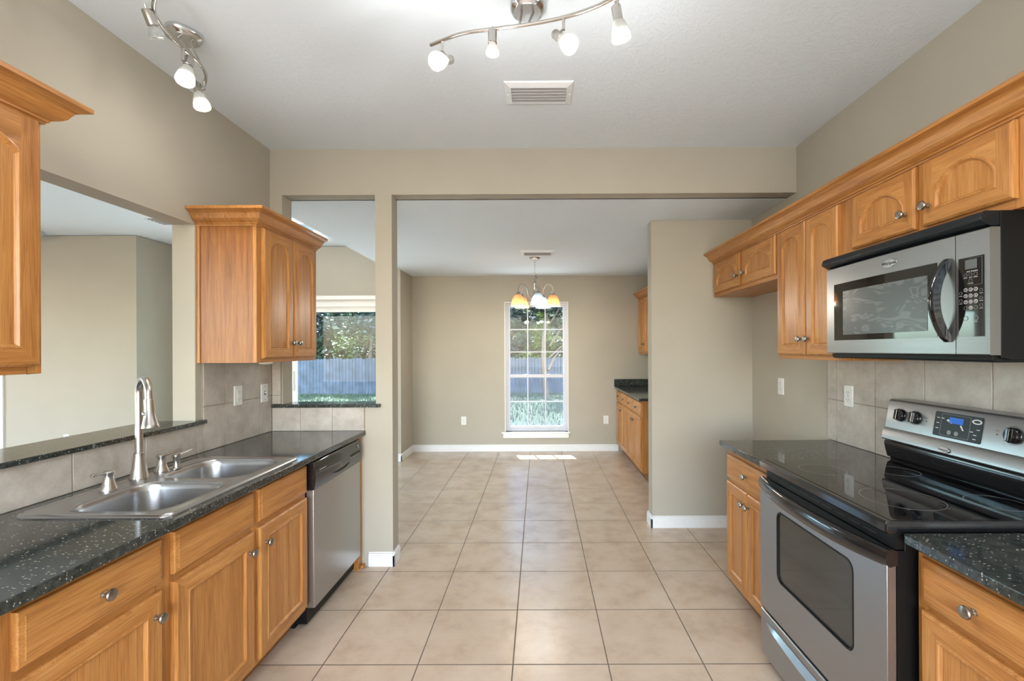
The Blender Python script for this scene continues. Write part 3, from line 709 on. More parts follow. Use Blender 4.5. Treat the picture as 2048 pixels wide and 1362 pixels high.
# ------------------------------------------------------------------ outlets and switches
def outlet(name, side, pos, label, kind='duplex', w=.070, h=.115, group=None):
    """side: L faces +X, R faces -X, F faces -Y; pos is the plate centre on the wall"""
    cx, cy, cz = pos
    if side == 'L': to = lambda u, v, d: (cx+d, cy+u, cz+v)
    elif side == 'R': to = lambda u, v, d: (cx-d, cy-u, cz+v)
    else: to = lambda u, v, d: (cx+u, cy-d, cz+v)
    t = thing(name, pos, label, 'outlet' if 'outlet' in name else 'switch', group)
    m = MB(); m.rings([[to(a, b, d) for a, b in rrect(-w/2+i, w/2-i, -h/2+i, h/2-i, .004, 3)] for i, d in ((0, 0), (0, .003), (.003, .006))])
    m.build('cover_plate', M['plate'], t)
    if kind == 'duplex':
        for s in (-1, 1):
            m = MB(); m.slab(rrect(-.017, .017, s*.0195-.0145, s*.0195+.0145, .010, 5), [], .006, .0075, to)
            m.slab(rect(-.0075, -.0055, s*.0195-.003, s*.0195+.007), [], .0075, .0078, to, 1); m.slab(rect(.0055, .0075, s*.0195-.003, s*.0195+.006), [], .0075, .0078, to, 1)
            m.slab(rrect(-.0022, .0022, s*.0195-.011, s*.0195-.0066, .002, 3), [], .0075, .0078, to, 1); m.build('receptacle', [M['plate'], M['dark']], t)
        MB().slab(rrect(-.003, .003, -.003, .003, .0028, 3), [], .006, .0072, to).build('screw', M['pewter'], t)
    elif kind == 'gfci':
        q = MB().slab(rrect(-.0165, .0165, -.0335, .0335, .003, 3), [], .006, .0085, to)
        for s in (-1, 1):
            q.slab(rect(-.008, -.006, s*.021-.004, s*.021+.005), [], .0085, .0088, to, 1); q.slab(rect(.006, .008, s*.021-.004, s*.021+.005), [], .0085, .0088, to, 1)
            q.slab(rrect(-.0022, .0022, s*.021-.012, s*.021-.0076, .002, 3), [], .0085, .0088, to, 1)
        r = q.build('receptacle', [M['plate'], M['dark']], t)
        for s in (-1, 1): MB().slab(rect(-.009, .009, s*.005-.0035, s*.005+.0035), [], .0085, .0095, to).build('test_button', M['trim'], r)
    else:
        MB().slab(rect(-.006, .006, -.012, .012), [], .006, .0075, to).build('toggle_slot', M['dark'], t)
        m = MB(); m.add([to(-.004, -.004, .006), to(.004, -.004, .006), to(.004, .006, .006), to(-.004, .006, .006), to(-.003, .004, .016), to(.003, .004, .016), to(.003, .010, .015), to(-.003, .010, .015)],
                        [(0, 1, 2, 3), (4, 5, 6, 7), (0, 1, 5, 4), (1, 2, 6, 5), (2, 3, 7, 6), (3, 0, 4, 7)]); m.build('toggle', M['plate'], t)
        for s in (-1, 1): MB().slab(rrect(-.003, .003, s*.042-.003, s*.042+.003, .0028, 3), [], .006, .0072, to).build('screw', M['pewter'], t)
outlet('wall_outlet', 'L', (XL+.0127, 2.640, 1.158), 'white outlet on the beige tiles behind the sink counter', 'gfci')
outlet('light_switch', 'L', (XL+.0127, 2.893, 1.148), 'white toggle switch on the tiles near the backsplash corner', 'toggle')
outlet('wall_outlet', 'R', (XR-.0127, 2.472, 1.157), 'white outlet on the tiles left of the range', 'duplex')
outlet('wall_outlet', 'R', (XR, 3.186, 1.152), 'white outlet on the bare wall of the refrigerator alcove', 'duplex')
outlet('wall_outlet', 'F', (-1.047, YF, .427), 'white outlet low on the far wall left of the tall window', 'duplex')
outlet('wall_outlet', 'F', (.931, YF, .433), 'white outlet low on the far wall right of the tall window', 'duplex')
outlet('wall_outlet', 'F', (-5.40, 5.19, .41), 'small white outlet on the grey hallway wall beyond the pass-through', 'duplex')

# ------------------------------------------------------------------ left uppers
FLu = FL(-1.455)
def left_uppers():
    t = thing('wall_cabinet', (-1.6, 2.66, 1.355), 'oak wall cabinet with two arched doors between the pass-through and the corner', 'cabinet')
    y0, y1, z0, z1 = 2.345, 2.970, 1.355, 2.075
    cab_body(t, FLu, y0, y1, z0, z1, .3065, rails=((z0, z0+.03), (z1-.035, z1)), frame_w=.038)
    MB().box(-1.7615, -1.745, y0-.006, y0, z0, z1).build('scribe_strip', M['oak'], t)
    for a, b, k in ((2.385, 2.668, 2.640), (2.676, 2.945, 2.705)):
        add_door(t, FLu, 'L', a, b, 1.377, 2.062, .055, kn=(k, 1.462), st=.045)
    crown([(-1.7615, y0, 0, -1), (-1.455, y0, 1, -1), (-1.455, y1, 1, 0)], 2.062, t)
    t = thing('wall_cabinet', (-1.6, .9, 1.355), 'oak wall cabinet nearest the camera on the left wall', 'cabinet')
    y0, y1 = .42, 1.328
    cab_body(t, FLu, y0, y1, z0, 2.105, .3065, rails=((z0, z0+.035), (2.05, 2.105)), stiles=((.85, .89),), frame_w=.038)
    add_door(t, FLu, 'L', .88, 1.312, 1.377, 2.088, .06, kn=(.91, 1.46), st=.05); add_door(t, FLu, 'L', .44, .868, 1.377, 2.088, .06, kn=(.84, 1.46), st=.05)
    crown([(-1.455, y0, 1, 0), (-1.455, y1, 1, 1), (-1.7615, y1, 0, 1)], 2.085, t)
    t = thing('puck_light', (-1.50, 2.52, 1.35), 'small white round light under the oak wall cabinet in the corner', 'light')
    MB().lathe([(.035, 0), (.034, -.006), (.026, -.012), (0, -.013)], (-1.50, 2.50, 1.355), (0, 0, 1), 20).build('housing', M['plate'], t)
left_uppers()

# ------------------------------------------------------------------ right run
FRb, FRu = FR(1.085), FR(1.390)
def right_run():
    t = thing('base_cabinet', (1.4, 2.35, 0), 'oak base cabinet with one drawer and two doors left of the range', 'cabinet')
    cab_body(t, FRb, 2.085, 2.610, 0, CB, .605, rails=((.10, .14), (.655, .70), (.815, CB)), stiles=(), toe=TOE)
    add_drawer(t, FRb, 'R', 2.097, 2.600, .690, .820)
    add_door(t, FRb, 'R', 2.352, 2.600, .128, .668, kn=(2.375, .604), st=.045); add_door(t, FRb, 'R', 2.097, 2.345, .128, .668, kn=(2.322, .604), st=.045)
    t = thing('base_cabinet', (1.4, .9, 0), 'oak base cabinet with a drawer right of the range, nearest the camera', 'cabinet')
    cab_body(t, FRb, .55, 1.308, 0, CB, .605, rails=((.10, .14), (.66, .71), (.83, CB)), stiles=(), toe=TOE)
    add_drawer(t, FRb, 'R', .96, 1.282, .705, .832); add_drawer(t, FRb, 'R', .575, .945, .705, .832)
    add_door(t, FRb, 'R', .935, 1.282, .125, .685, kn=(.965, .60)); add_door(t, FRb, 'R', .575, .925, .125, .685, kn=(.90, .60))
    o = MB().box(1.038, 1.6805, 2.082, 2.628, CU, CT).build('countertop', M['granite'], bevel=.004, seg=3); tag(o, 'black granite countertop between the range and the refrigerator alcove', 'countertop')
    o = MB().box(1.038, 1.6805, .50, 1.302, CU, CT).build('countertop', M['granite'], bevel=.004, seg=3); tag(o, 'black granite countertop right of the range, nearest the camera', 'countertop')
    # uppers
    zt = 2.105
    def upper(u0, u1, z0, label, doors, stiles=()):
        t = thing('wall_cabinet', (1.55, (u0+u1)/2, z0), label, 'cabinet')
        cab_body(t, FRu, u0, u1, z0, zt, .3025, rails=((z0, z0+.035), (zt-.045, zt)), stiles=stiles, frame_w=.03, side_mat='oak')
        for (a, b, c, d, rise, kn, st) in doors: add_door(t, FRu, 'R', a, b, c, d, rise, kn=kn, st=st)
    upper(2.632, 3.612, 1.823, 'short oak wall cabinet with arched doors over the refrigerator alcove', [(3.115, 3.560, 1.850, 2.078, .075, (3.145, 1.922), .048), (2.645, 3.075, 1.850, 2.078, .075, (3.040, 1.925), .048)], stiles=((3.06, 3.13),))
    upper(2.086, 2.631, 1.360, 'tall oak wall cabinet with two arched doors left of the microwave', [(2.352, 2.622, 1.382, 2.078, .05, (2.380, 1.466), .048), (2.095, 2.345, 1.382, 2.078, .05, (2.318, 1.466), .048)])
    upper(1.15, 2.0855, 1.822, 'short oak wall cabinet with arched doors above the microwave', [(1.665, 2.000, 1.850, 2.078, .075, (1.705, 1.915), .048), (1.320, 1.632, 1.850, 2.078, .075, (1.605, 1.918), .048)], stiles=((1.62, 1.68), (1.24, 1.33), (1.985, 2.0555)))
    t = thing('crown_moulding', (1.39, 2.2, 2.085), 'long oak crown moulding along the top of the right wall cabinets', 'moulding')
    crown([(1.390, 3.613, -1, 0), (1.390, 1.15, -1, 0)], 2.083, t, 'moulding_strip')
right_run()

# ------------------------------------------------------------------ range
def electric_range():
    t = thing('electric_range', (1.33, 1.70, 0), 'stainless steel and black glass-top electric range', 'range')
    y0, y1 = 1.316, 2.072
    MB().box(1.055, 1.675, y0+.003, y1-.003, .035, .885).build('body', M['blackmat'], t, bevel=.002)
    # glass top with a thick metal-edged frame
    c = MB().rings([[(a, b, z) for a, b in rrect(x0, 1.66, y0-i, y1+i, .006, 3)] for x0, i, z in ((1.006, -.002, .880), (1.000, .0, .886), (1.000, .0, .908), (1.006, -.004, .916))]).build('cooktop', M['black'], t, angle=30)
    MB().box(1.022, 1.60, y0+.012, y1-.012, .9158, .9172).build('glass_surface', M['blackglass'], c)
    for bx, by, r in ((1.17, 1.885, .085), (1.455, 1.855, .075), (1.205, 1.520, .115), (1.475, 1.475, .078)):
        MB().slab([(bx+(r+.0012)*math.cos(k*math.pi/24), by+(r+.0012)*math.sin(k*math.pi/24)) for k in range(48)], [[(bx+(r-.0008)*math.cos(k*math.pi/24), by+(r-.0008)*math.sin(k*math.pi/24)) for k in range(48)]], .9172, .9174, XY).build('burner_ring', M['ring'], c, smooth=False)
    # vent recess under the top
    v = MB().box(1.030, 1.056, y0+.006, y1-.006, .835, .882).build('vent_strip', M['blackmat'], t)
    for k in range(9): MB().box(1.0285, 1.031, y0+.08+k*.07, y0+.135+k*.07, .850, .856).build('vent_slot', M['dark'], v)
    # oven door
    d = MB().slab(rect(y0+.002, y1-.002, .262, .832), [rrect(1.458, 1.927, .437, .735, .035, 6)], 1.030, 1.002, lambda u, v_, s: (s, u, v_)).build('oven_door', M['steel'], t, bevel=.002)
    MB().slab(rect(y0+.002, y1-.002, .262, .832), [], 1.056, 1.031, lambda u, v_, s: (s, u, v_)).build('door_back', M['blackmat'], d, smooth=False)
    MB().slab(rrect(1.452, 1.933, .431, .741, .038, 6), [], 1.0285, 1.0075, lambda u, v_, s: (s, u, v_)).build('oven_window', M['oven_glass'], d, smooth=False)
    MB().slab(rrect(1.4575, 1.9275, .4365, .7355, .0355, 6), [rrect(1.463, 1.922, .442, .730, .031, 6)], 1.008, 1.001, lambda u, v_, s: (s, u, v_)).build('window_bezel', M['blackmat'], d)
    # bowed black handle
    loops = []
    for k in range(25):
        f = k/24; y = y0-.003+(y1-y0+.006)*f; bow = .046*(1-abs(2*f-1)**2.4)
        xo = 1.004-bow
        loops.append([(1.031, y, .792), (xo+.004, y, .786-bow*.15), (xo-.006, y, .797), (xo-.008, y, .815), (xo-.002, y, .833), (xo+.006, y, .838), (xo+.018, y, .836), (1.031, y, .832)])
    MB().rings(loops).build('door_handle', M['black'], t, angle=45)
    # storage drawer with a scooped grip
    dr = MB().rings([[(x, y, z) for y, z in rect(y0+.002+i, y1-.002-i, .050+i, .248-i)] for x, i in ((1.056, 0), (1.006, 0), (1.002, .003))]).build('storage_drawer', M['steel'], t, bevel=.001)
    g = MB(); n = 16; top = []; bot = []
    for k in range(n+1):
        f = k/n; y = y0+.07+(y1-y0-.14)*f; top.append((y, .215)); bot.append((y, .215-.034*math.sin(math.pi*f)**.6-.001))
    vs = [(1.0005, a, b) for a, b in top] + [(.9905, a, b) for a, b in bot] + [(1.0022, a, b-.004) for a, b in bot]
    fs = [(k, k+1, n+2+k, n+1+k) for k in range(n)] + [(n+1+k, n+2+k, 2*n+3+k, 2*n+2+k) for k in range(n)]
    g.add(vs, fs); g.build('drawer_grip', M['steel'], dr)
    MB().box(1.07, 1.09, y0+.01, y1-.01, 0, .045).build('toe_panel', M['blackmat'], t)
    # black riser and control panel
    pr = [(1.592, .9165), (1.590, .925), (1.576, .932), (1.571, .950), (1.566, .970), (1.562, .992), (1.566, 1.003), (1.676, 1.003), (1.676, .9165)]
    MB().rings([[(x, y, z) for x, z in pr] for y in (y0+.004, y1-.004)]).build('riser', M['black'], t, angle=60, bevel=.001)
    pb = [(1.571, 1.006), (1.556, 1.008), (1.553, 1.014), (1.560, 1.050), (1.570, 1.062), (1.590, 1.178), (1.596, 1.186), (1.606, 1.188), (1.676, 1.188), (1.676, 1.006)]
    bgp = MB().rings([[(x, y, z) for x, z in pb] for y in (y0, y1)]).build('control_panel', M['steel'], t, bevel=.0015, angle=30)
    nrm = Vector((-.116, 0, .02)).normalized(); nrm = Vector((-.985, 0, .17))
    def onp(y, z, d=0): # point on the slanted face
        return Vector((1.570+(z-1.062)/.116*.020, y, z)) + nrm*d
    for y, z in ((1.995, 1.124), (1.915, 1.124), (1.520, 1.124), (1.440, 1.124)):
        k = MB().lathe([(.027, 0), (.027, .002), (.0255, .004), (.0255, .012), (.022, .014), (0, .0145)], tuple(onp(y, z)), tuple(nrm), 28).build('control_knob', M['black'], bgp)
        q = MB(); ring = []
        upv = Vector((.17, 0, .985)); sd = Vector((0, 1, 0)); c0 = onp(y, z, .012)
        q.rings([[tuple(c0+nrm*h+sd*(a*w)+upv*(b)) for a, b in ((-1, -.022), (1, -.022), (1, .022), (-1, .022))] for h, w in ((0, .008), (.012, .007), (.016, .005))])
        q.build('grip', M['black'], k, bevel=.002)
        m = MB(); m.slab([(math.cos(a)*.031, math.sin(a)*.031) for a in [i*math.pi/20 for i in range(40)]], [[(math.cos(a)*.0298, math.sin(a)*.0298) for a in [i*math.pi/20 for i in range(40)]]], .0002, .0006, lambda u, v_, s: tuple(onp(y, z, s)+sd*u+upv*v_)); m.build('dial_ring', M['dark'], bgp, smooth=False)
    upv = Vector((.17, 0, .985))
    to = lambda u, v_, s: tuple(onp(u, v_, s))
    dp = MB().slab(rrect(1.628, 1.822, 1.072, 1.166, .006, 4), [], .0002, .003, to).build('display_panel', plain('display_face', (.016, .024, .027), .4, spec=.3), bgp)
    MB().slab(rect(1.700, 1.758, 1.128, 1.150), [], .003, .0036, to).build('clock_display', M['lcd'], dp, smooth=False)
    fr = MB()
    fr.slab(rrect(1.672, 1.792, 1.078, 1.160, .004, 3), [rrect(1.6732, 1.7908, 1.0792, 1.1588, .0035, 3)], .003, .0034, to); fr.build('printed_frame', M['ring'], dp, smooth=False)
    for a, b in ((1.752, 1.092), (1.722, 1.092)): MB().slab([(a+.0085*math.cos(i*math.pi/10), b+.0085*math.sin(i*math.pi/10)) for i in range(20)], [], .003, .0038, to).build('touch_key', M['ring'], dp, smooth=False)
    for i, (a, b) in enumerate(((1.806, 1.142), (1.806, 1.122), (1.806, 1.102), (1.786, 1.142), (1.650, 1.10), (1.650, 1.085), (1.664, 1.11), (1.640, 1.12))):
        MB().slab(rect(a-.006, a+.006, b-.0012, b+.0012), [], .003, .0034, to).build('printed_mark', M['print'], dp, smooth=False)
    MB().slab([(1.648+.019*math.cos(i*math.pi/10), 1.148+.009*math.sin(i*math.pi/10)) for i in range(20)], [[(1.648+.013*math.cos(i*math.pi/10), 1.148+.005*math.sin(i*math.pi/10)) for i in range(20)]], .003, .0036, to).build('swoosh_mark', M['print'], dp, smooth=False)
    m = MB(); m.slab([(1.770, 1.136), (1.748, 1.126), (1.742, 1.128), (1.762, 1.142)], [], .003, .0036, to); m.slab([(1.706, 1.126), (1.694, 1.108), (1.699, 1.107), (1.712, 1.124)], [], .003, .0036, to); m.build('swoosh_mark', M['print'], dp, smooth=False)
    for y in (1.862, 1.575):
        MB().lathe([(0, 0), (.0025, 0), (.0025, .0006), (0, .0008)], tuple(onp(y, 1.118)), tuple(nrm), 10).build('indicator', M['dark'], bgp)
        MB().slab(rect(y-.006, y+.006, 1.130, 1.1312), [], .0002, .0005, to).build('printed_mark', M['dark'], bgp, smooth=False)
    lc = (1.5535, 1.752, 1.026)
    b = MB().lathe([(0, 0), (.026, 0), (.026, .0015), (.024, .003), (0, .0035)], lc, (-.98, 0, .16), 24).build('logo_badge', M['chrome'], bgp)
    off = WL[b.name]
    for v in b.data.vertices: v.co.z = (v.co.z+off[2]-lc[2])*.42+lc[2]-off[2]
    text('Whirlpool', .0105, (1.5478, 1.752, 1.0262), 'R', M['dark'], b, 'logo_lettering')
electric_range()

# ------------------------------------------------------------------ microwave
def microwave():
    t = thing('microwave_oven', (1.5, 1.71, 1.385), 'stainless steel over-the-range microwave with black bowed handle', 'microwave')
    y0, y1, z0, z1 = 1.333, 2.084, 1.388, 1.820
    MB().rings([[(x, y, z) for x, z in ((1.350, z0), (1.380, z0-.006), (1.680, z0-.006), (1.680, z1), (1.350, z1))] for y in (y0, y1)]).build('body', M['blackmat'], t, bevel=.002)
    def bow(y): f = (y-y0)/(y1-y0); return .010*(1-(2*f-1)**2)
    def front(ya, yb, za, zb, hole, mat, name, par):
        # flat-ish front slab following the bow, split in columns
        m = MB(); n = 10
        ys = [ya+(yb-ya)*k/n for k in range(n+1)]
        loops = []
        for y in ys: x = 1.318-bow(y); loops.append([(1.349, y, za), (x+.002, y, za), (x, y, za+.003), (x, y, zb-.003), (x+.002, y, zb), (1.349, y, zb)])
        m.rings(loops); return m.build(name, mat, par, angle=30)
    d = front(1.438, y1, z0+.008, 1.772, None, M['steel'], 'door', t)
    cp = front(y0, 1.4355, z0+.008, 1.772, None, M['steel'], 'control_housing', t)
    def curved(outl, d0, d1, mat, name, par, n=12):
        """panel lying on the bowed front; outl = (ya, yb, za, zb)"""
        ya, yb, za, zb = outl; m = MB(); loops = []
        for k in range(n+1):
            y = ya+(yb-ya)*k/n; x = 1.318-bow(y); loops.append([(x-d0, y, za), (x-d1, y, za), (x-d1, y, zb), (x-d0, y, zb)])
        m.rings(loops); return m.build(name, mat, par, angle=30)
    w = curved((1.500, 2.028, 1.452, 1.698), -.004, .0012, M['blackglass'], 'door_window', d)
    curved((1.535, 1.965, 1.475, 1.662), .0012, .0018, M['smear'], 'window_mesh', w)
    # handle
    loops = []
    for k in range(21):
        f = k/20; z = 1.436+(1.702-1.436)*f; b = .052*math.sin(math.pi*f)**.75; x = 1.311-b; w_ = .011
        xi = min(1.316, x+.020) if 0 < k < 20 else 1.316
        yy = 1.463
        loops.append([(xi, yy-w_, z), (x-.004, yy-w_*.9, z), (x-.009, yy-w_*.3, z), (x-.009, yy+w_*.3, z), (x-.004, yy+w_*.9, z), (xi, yy+w_, z)])
    MB().rings(loops).build('door_handle', M['black'], t, angle=50)
    # top vent hood
    pr = [(1.350, 1.776), (1.322, 1.776), (1.296, 1.790), (1.293, 1.796), (1.300, 1.815), (1.308, 1.820), (1.350, 1.820)]
    vv = MB().rings([[(x, y, z) for x, z in pr] for y in (y0+.002, y1)]).build('vent_hood', plain('vent_dark', (.006, .009, .012), .32, spec=.35), t, bevel=.001)
    MB().rings([[(x, y, z) for x, z in ((1.335, 1.380), (1.345, 1.374), (1.66, 1.374), (1.66, 1.383), (1.335, 1.395))] for y in (y0+.01, y1-.01)]).build('base_grille', M['blackmat'], t, bevel=.001)
    # badge
    by = 1.700; bx = 1.318-bow(by)
    b = MB().lathe([(0, 0), (.036, 0), (.036, .0015), (.034, .003), (0, .0036)], (bx, by, 1.733), (-1, 0, 0), 28).build('logo_badge', M['chrome'], d)
    off = WL[b.name]
    for v in b.data.vertices: v.co.z = (v.co.z+off[2]-1.733)*.44+1.733-off[2]
    text('Whirlpool', .0165, (bx-.0037, by, 1.7335), 'R', M['dark'], b, 'logo_lettering')
    # control panel
    p = curved((1.348, 1.426, 1.452, 1.694), 0, .0014, M['blackglass'], 'keypad', cp)
    def X(y, e=.0016): return 1.318-bow(y)-e
    ctr = 1.387
    MB().box(X(ctr, .0022), X(ctr, .0008), 1.368, 1.410, 1.658, 1.686).build('display', M['lcd_grey'], p)
    text('QUICK TOUCH', .0062, (X(ctr, .0018), ctr, 1.650), 'R', M['print'], p)
    def key(y, z, s, r=.0058):
        m = MB(); m.slab([(y+r*math.cos(i*math.pi/10), z+r*math.sin(i*math.pi/10)) for i in range(20)], [[(y+r*.82*math.cos(i*math.pi/10), z+r*.82*math.sin(i*math.pi/10)) for i in range(20)]], X(y, .0012), X(y, .0020), lambda u, v_, q: (q, u, v_))
        k = m.build('key', M['print'] if s else M['ring'], p, smooth=False)
        if s: text(s, .0082, (X(y, .0017), y, z), 'R', M['print'], k)
    cols = (1.4035, 1.388, 1.3725)
    for r_, row in enumerate(('123', '456', '789', ' 0 ')):
        for c_, ch in enumerate(row):
            key(cols[c_], 1.598-.0185*r_-.003, ch if ch != ' ' else '')
    for c_, s in zip(cols, ('POPCORN', 'REHEAT', 'POTATO')): key(c_, 1.640, ''); 
    for c_, s in zip(cols, ('REHEAT', 'COOK', 'DEFROST')): text(s, .0034, (X(c_, .0018), c_, 1.6315), 'R', M['print'], p)
    key(1.388, 1.622, ''); text('ADD 30 SEC', .0034, (X(1.388, .0018), 1.388, 1.6135), 'R', M['print'], p)
    for y, zs in ((1.4185, (1.586, 1.563)), (1.3565, (1.590, 1.567, 1.545))):
        for z in zs: key(y, z, '', .005); MB().box(X(y, .0020), X(y, .0010), y-.005, y+.005, z-.0095, z-.0085).build('printed_mark', M['print'], p)
    for y in (1.4035, 1.3725): key(y, 1.508, '', .0075)
    text('CANCEL', .0036, (X(1.4035, .0018), 1.4035, 1.497), 'R', M['print'], p); text('START', .0036, (X(1.3725, .0018), 1.3725, 1.497), 'R', M['print'], p)
    f = MB(); f.slab(rect(1.352, 1.422, 1.608, 1.690), [rect(1.3526, 1.4214, 1.6086, 1.6894)], X(ctr, .0010), X(ctr, .0017), lambda u, v_, q: (q, u, v_)); f.build('printed_frame', M['ring'], p, smooth=False)
microwave()

# ------------------------------------------------------------------ buffet in the dining area
def buffet():
    F = FR(1.090)
    for i, (a, b, lab) in enumerate(((5.570, 6.325, 'far oak base cabinet of the dining buffet, against the window wall'), (4.812, 5.5695, 'near oak base cabinet of the dining buffet, its side panel showing'))):
        t = thing('base_cabinet', (1.4, (a+b)/2, 0), lab, 'cabinet')
        c = (a+b)/2
        cab_body(t, F, a, b, 0, .867, .600, rails=((.10, .14), (.675, .715), (.84, .867)), stiles=((c-.02, c+.02),), toe=TOE, side_mat='oak')
        for p, q, k in ((a+.018, c-.008, c-.035), (c+.008, b-.018, c+.035)):
            add_drawer(t, F, 'R', p, q, .712, .845); add_door(t, F, 'R', p, q, .13, .690, kn=(k, .615), st=.045)
    o = MB().box(1.045, 1.6925, 4.760, YF-.0225, .868, .898).build('countertop', M['granite'], bevel=.003); tag(o, 'black granite countertop on the dining buffet', 'countertop')
    o = MB().box(1.045, 1.6925, YF-.022, YF-.0005, .8985, .998).build('granite_splash', M['granite'], bevel=.002); tag(o, 'short black granite upstand on the far wall behind the buffet', 'backsplash')
    F = FR(1.395)
    t = thing('wall_cabinet', (1.55, 5.57, 1.345), 'oak wall cabinet over the dining buffet near the window wall', 'cabinet')
    y0, y1, z0, z1 = 4.812, 6.325, 1.350, 2.105
    cab_body(t, F, y0, y1, z0, z1, .2975, rails=((z0, z0+.035), (z1-.04, z1)), stiles=((5.54, 5.60),), side_mat='oak')
    for p, q, k in ((5.955, 6.300, 5.985), (5.60, 5.945, 5.915), (5.20, 5.545, 5.230), (4.845, 5.190, 5.160)):
        add_door(t, F, 'R', p, q, 1.375, 2.085, .06, kn=(k, 1.475), st=.048)
    crown([(1.395, y1, -1, 0), (1.395, y0, -1, -1), (1.6925, y0, 0, -1)], 2.095, t)
buffet()

# ------------------------------------------------------------------ ceiling vents
def vent(c, lx, ly, z, label):
    t = thing('ceiling_vent', (c[0], c[1], z), label, 'vent')
    m = MB(); x0, x1, y0, y1 = c[0]-lx/2, c[0]+lx/2, c[1]-ly/2, c[1]+ly/2; w = .032
    def L(i, zz): return [(a, b, zz) for a, b in rect(x0+i, x1-i, y0+i, y1-i)]
    m.rings([L(0, z-.0005), L(0, z-.005), L(.004, z-.008), L(w, z-.018), L(w, z-.0005)], False, False); m.build('frame', M['vent_white'], t, smooth=False)
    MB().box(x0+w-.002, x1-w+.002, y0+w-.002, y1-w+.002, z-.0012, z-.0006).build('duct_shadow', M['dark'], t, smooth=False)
    b = MB(); n = 6; 
    for k in range(n):
        yy = y0+w+.006+(y1-y0-2*w-.01)*k/(n-1) - .002
        b.add([(x0+w, yy+.006, z-.016), (x1-w, yy+.006, z-.016), (x1-w, yy-.005, z-.004), (x0+w, yy-.005, z-.004), (x0+w, yy+.0065, z-.0152), (x1-w, yy+.0065, z-.0152), (x1-w, yy-.0045, z-.0032), (x0+w, yy-.0045, z-.0032)],
              [(0, 1, 2, 3), (4, 5, 6, 7), (0, 1, 5, 4), (2, 3, 7, 6), (0, 3, 7, 4), (1, 2, 6, 5)])
    b.build('blades', M['grille'], t, smooth=False)
    for sx in (x0+.014, x1-.014): MB().lathe([(.005, 0), (.004, -.003), (0, -.0035)], (sx, c[1], z-.011), (0, 0, 1), 10).build('screw', M['vent_white'], t)
    return t
vent((.006, 2.338), .345, .205, CZ, 'white ceiling vent above the kitchen aisle, in front of the track light')
vent((-.008, 4.80), .345, .215, DZ, 'white ceiling vent in front of the chandelier')
vent((-3.75, 4.60), .36, .30, CZ+.006, 'grey ceiling vent in the living room seen through the pass-through')
t = thing('ceiling_light', (-5.62, 4.96, CZ), 'frosted dome ceiling light in the living room, half hidden by the near cabinet', 'ceiling light')
MB().lathe([(.12, 0), (.12, -.012), (.10, -.02)], (-5.62, 4.96, CZ+.006), (0, 0, 1), 28).build('ceiling_plate', M['nickel'], t)
MB().lathe([(.16, -.012), (.155, -.03), (.12, -.06), (.06, -.08), (0, -.086)], (-5.62, 4.96, CZ+.006), (0, 0, 1), 28).build('glass_dome', M['white_shade'], t)

t = thing('ceiling_light', (-2.60, 4.90, CZ), 'added frosted dome fill lamp in front of the patio door, hidden behind the oak cabinet', 'ceiling light')  # unseen fixture added to brighten the hall wall and living ceiling
MB().lathe([(.12, 0), (.12, -.012), (.10, -.02)], (-2.60, 4.90, CZ+.006), (0, 0, 1), 28).build('ceiling_plate', M['nickel'], t)
MB().lathe([(.16, -.012), (.155, -.03), (.12, -.06), (.06, -.08), (0, -.086)], (-2.60, 4.90, CZ+.006), (0, 0, 1), 28).build('glass_dome', M['white_shade'], t)
light('bulb_light', 'POINT', (-2.60, 4.90, CZ-.16), 8, (.95, .98, 1), parent=t, shadow_soft_size=.1)
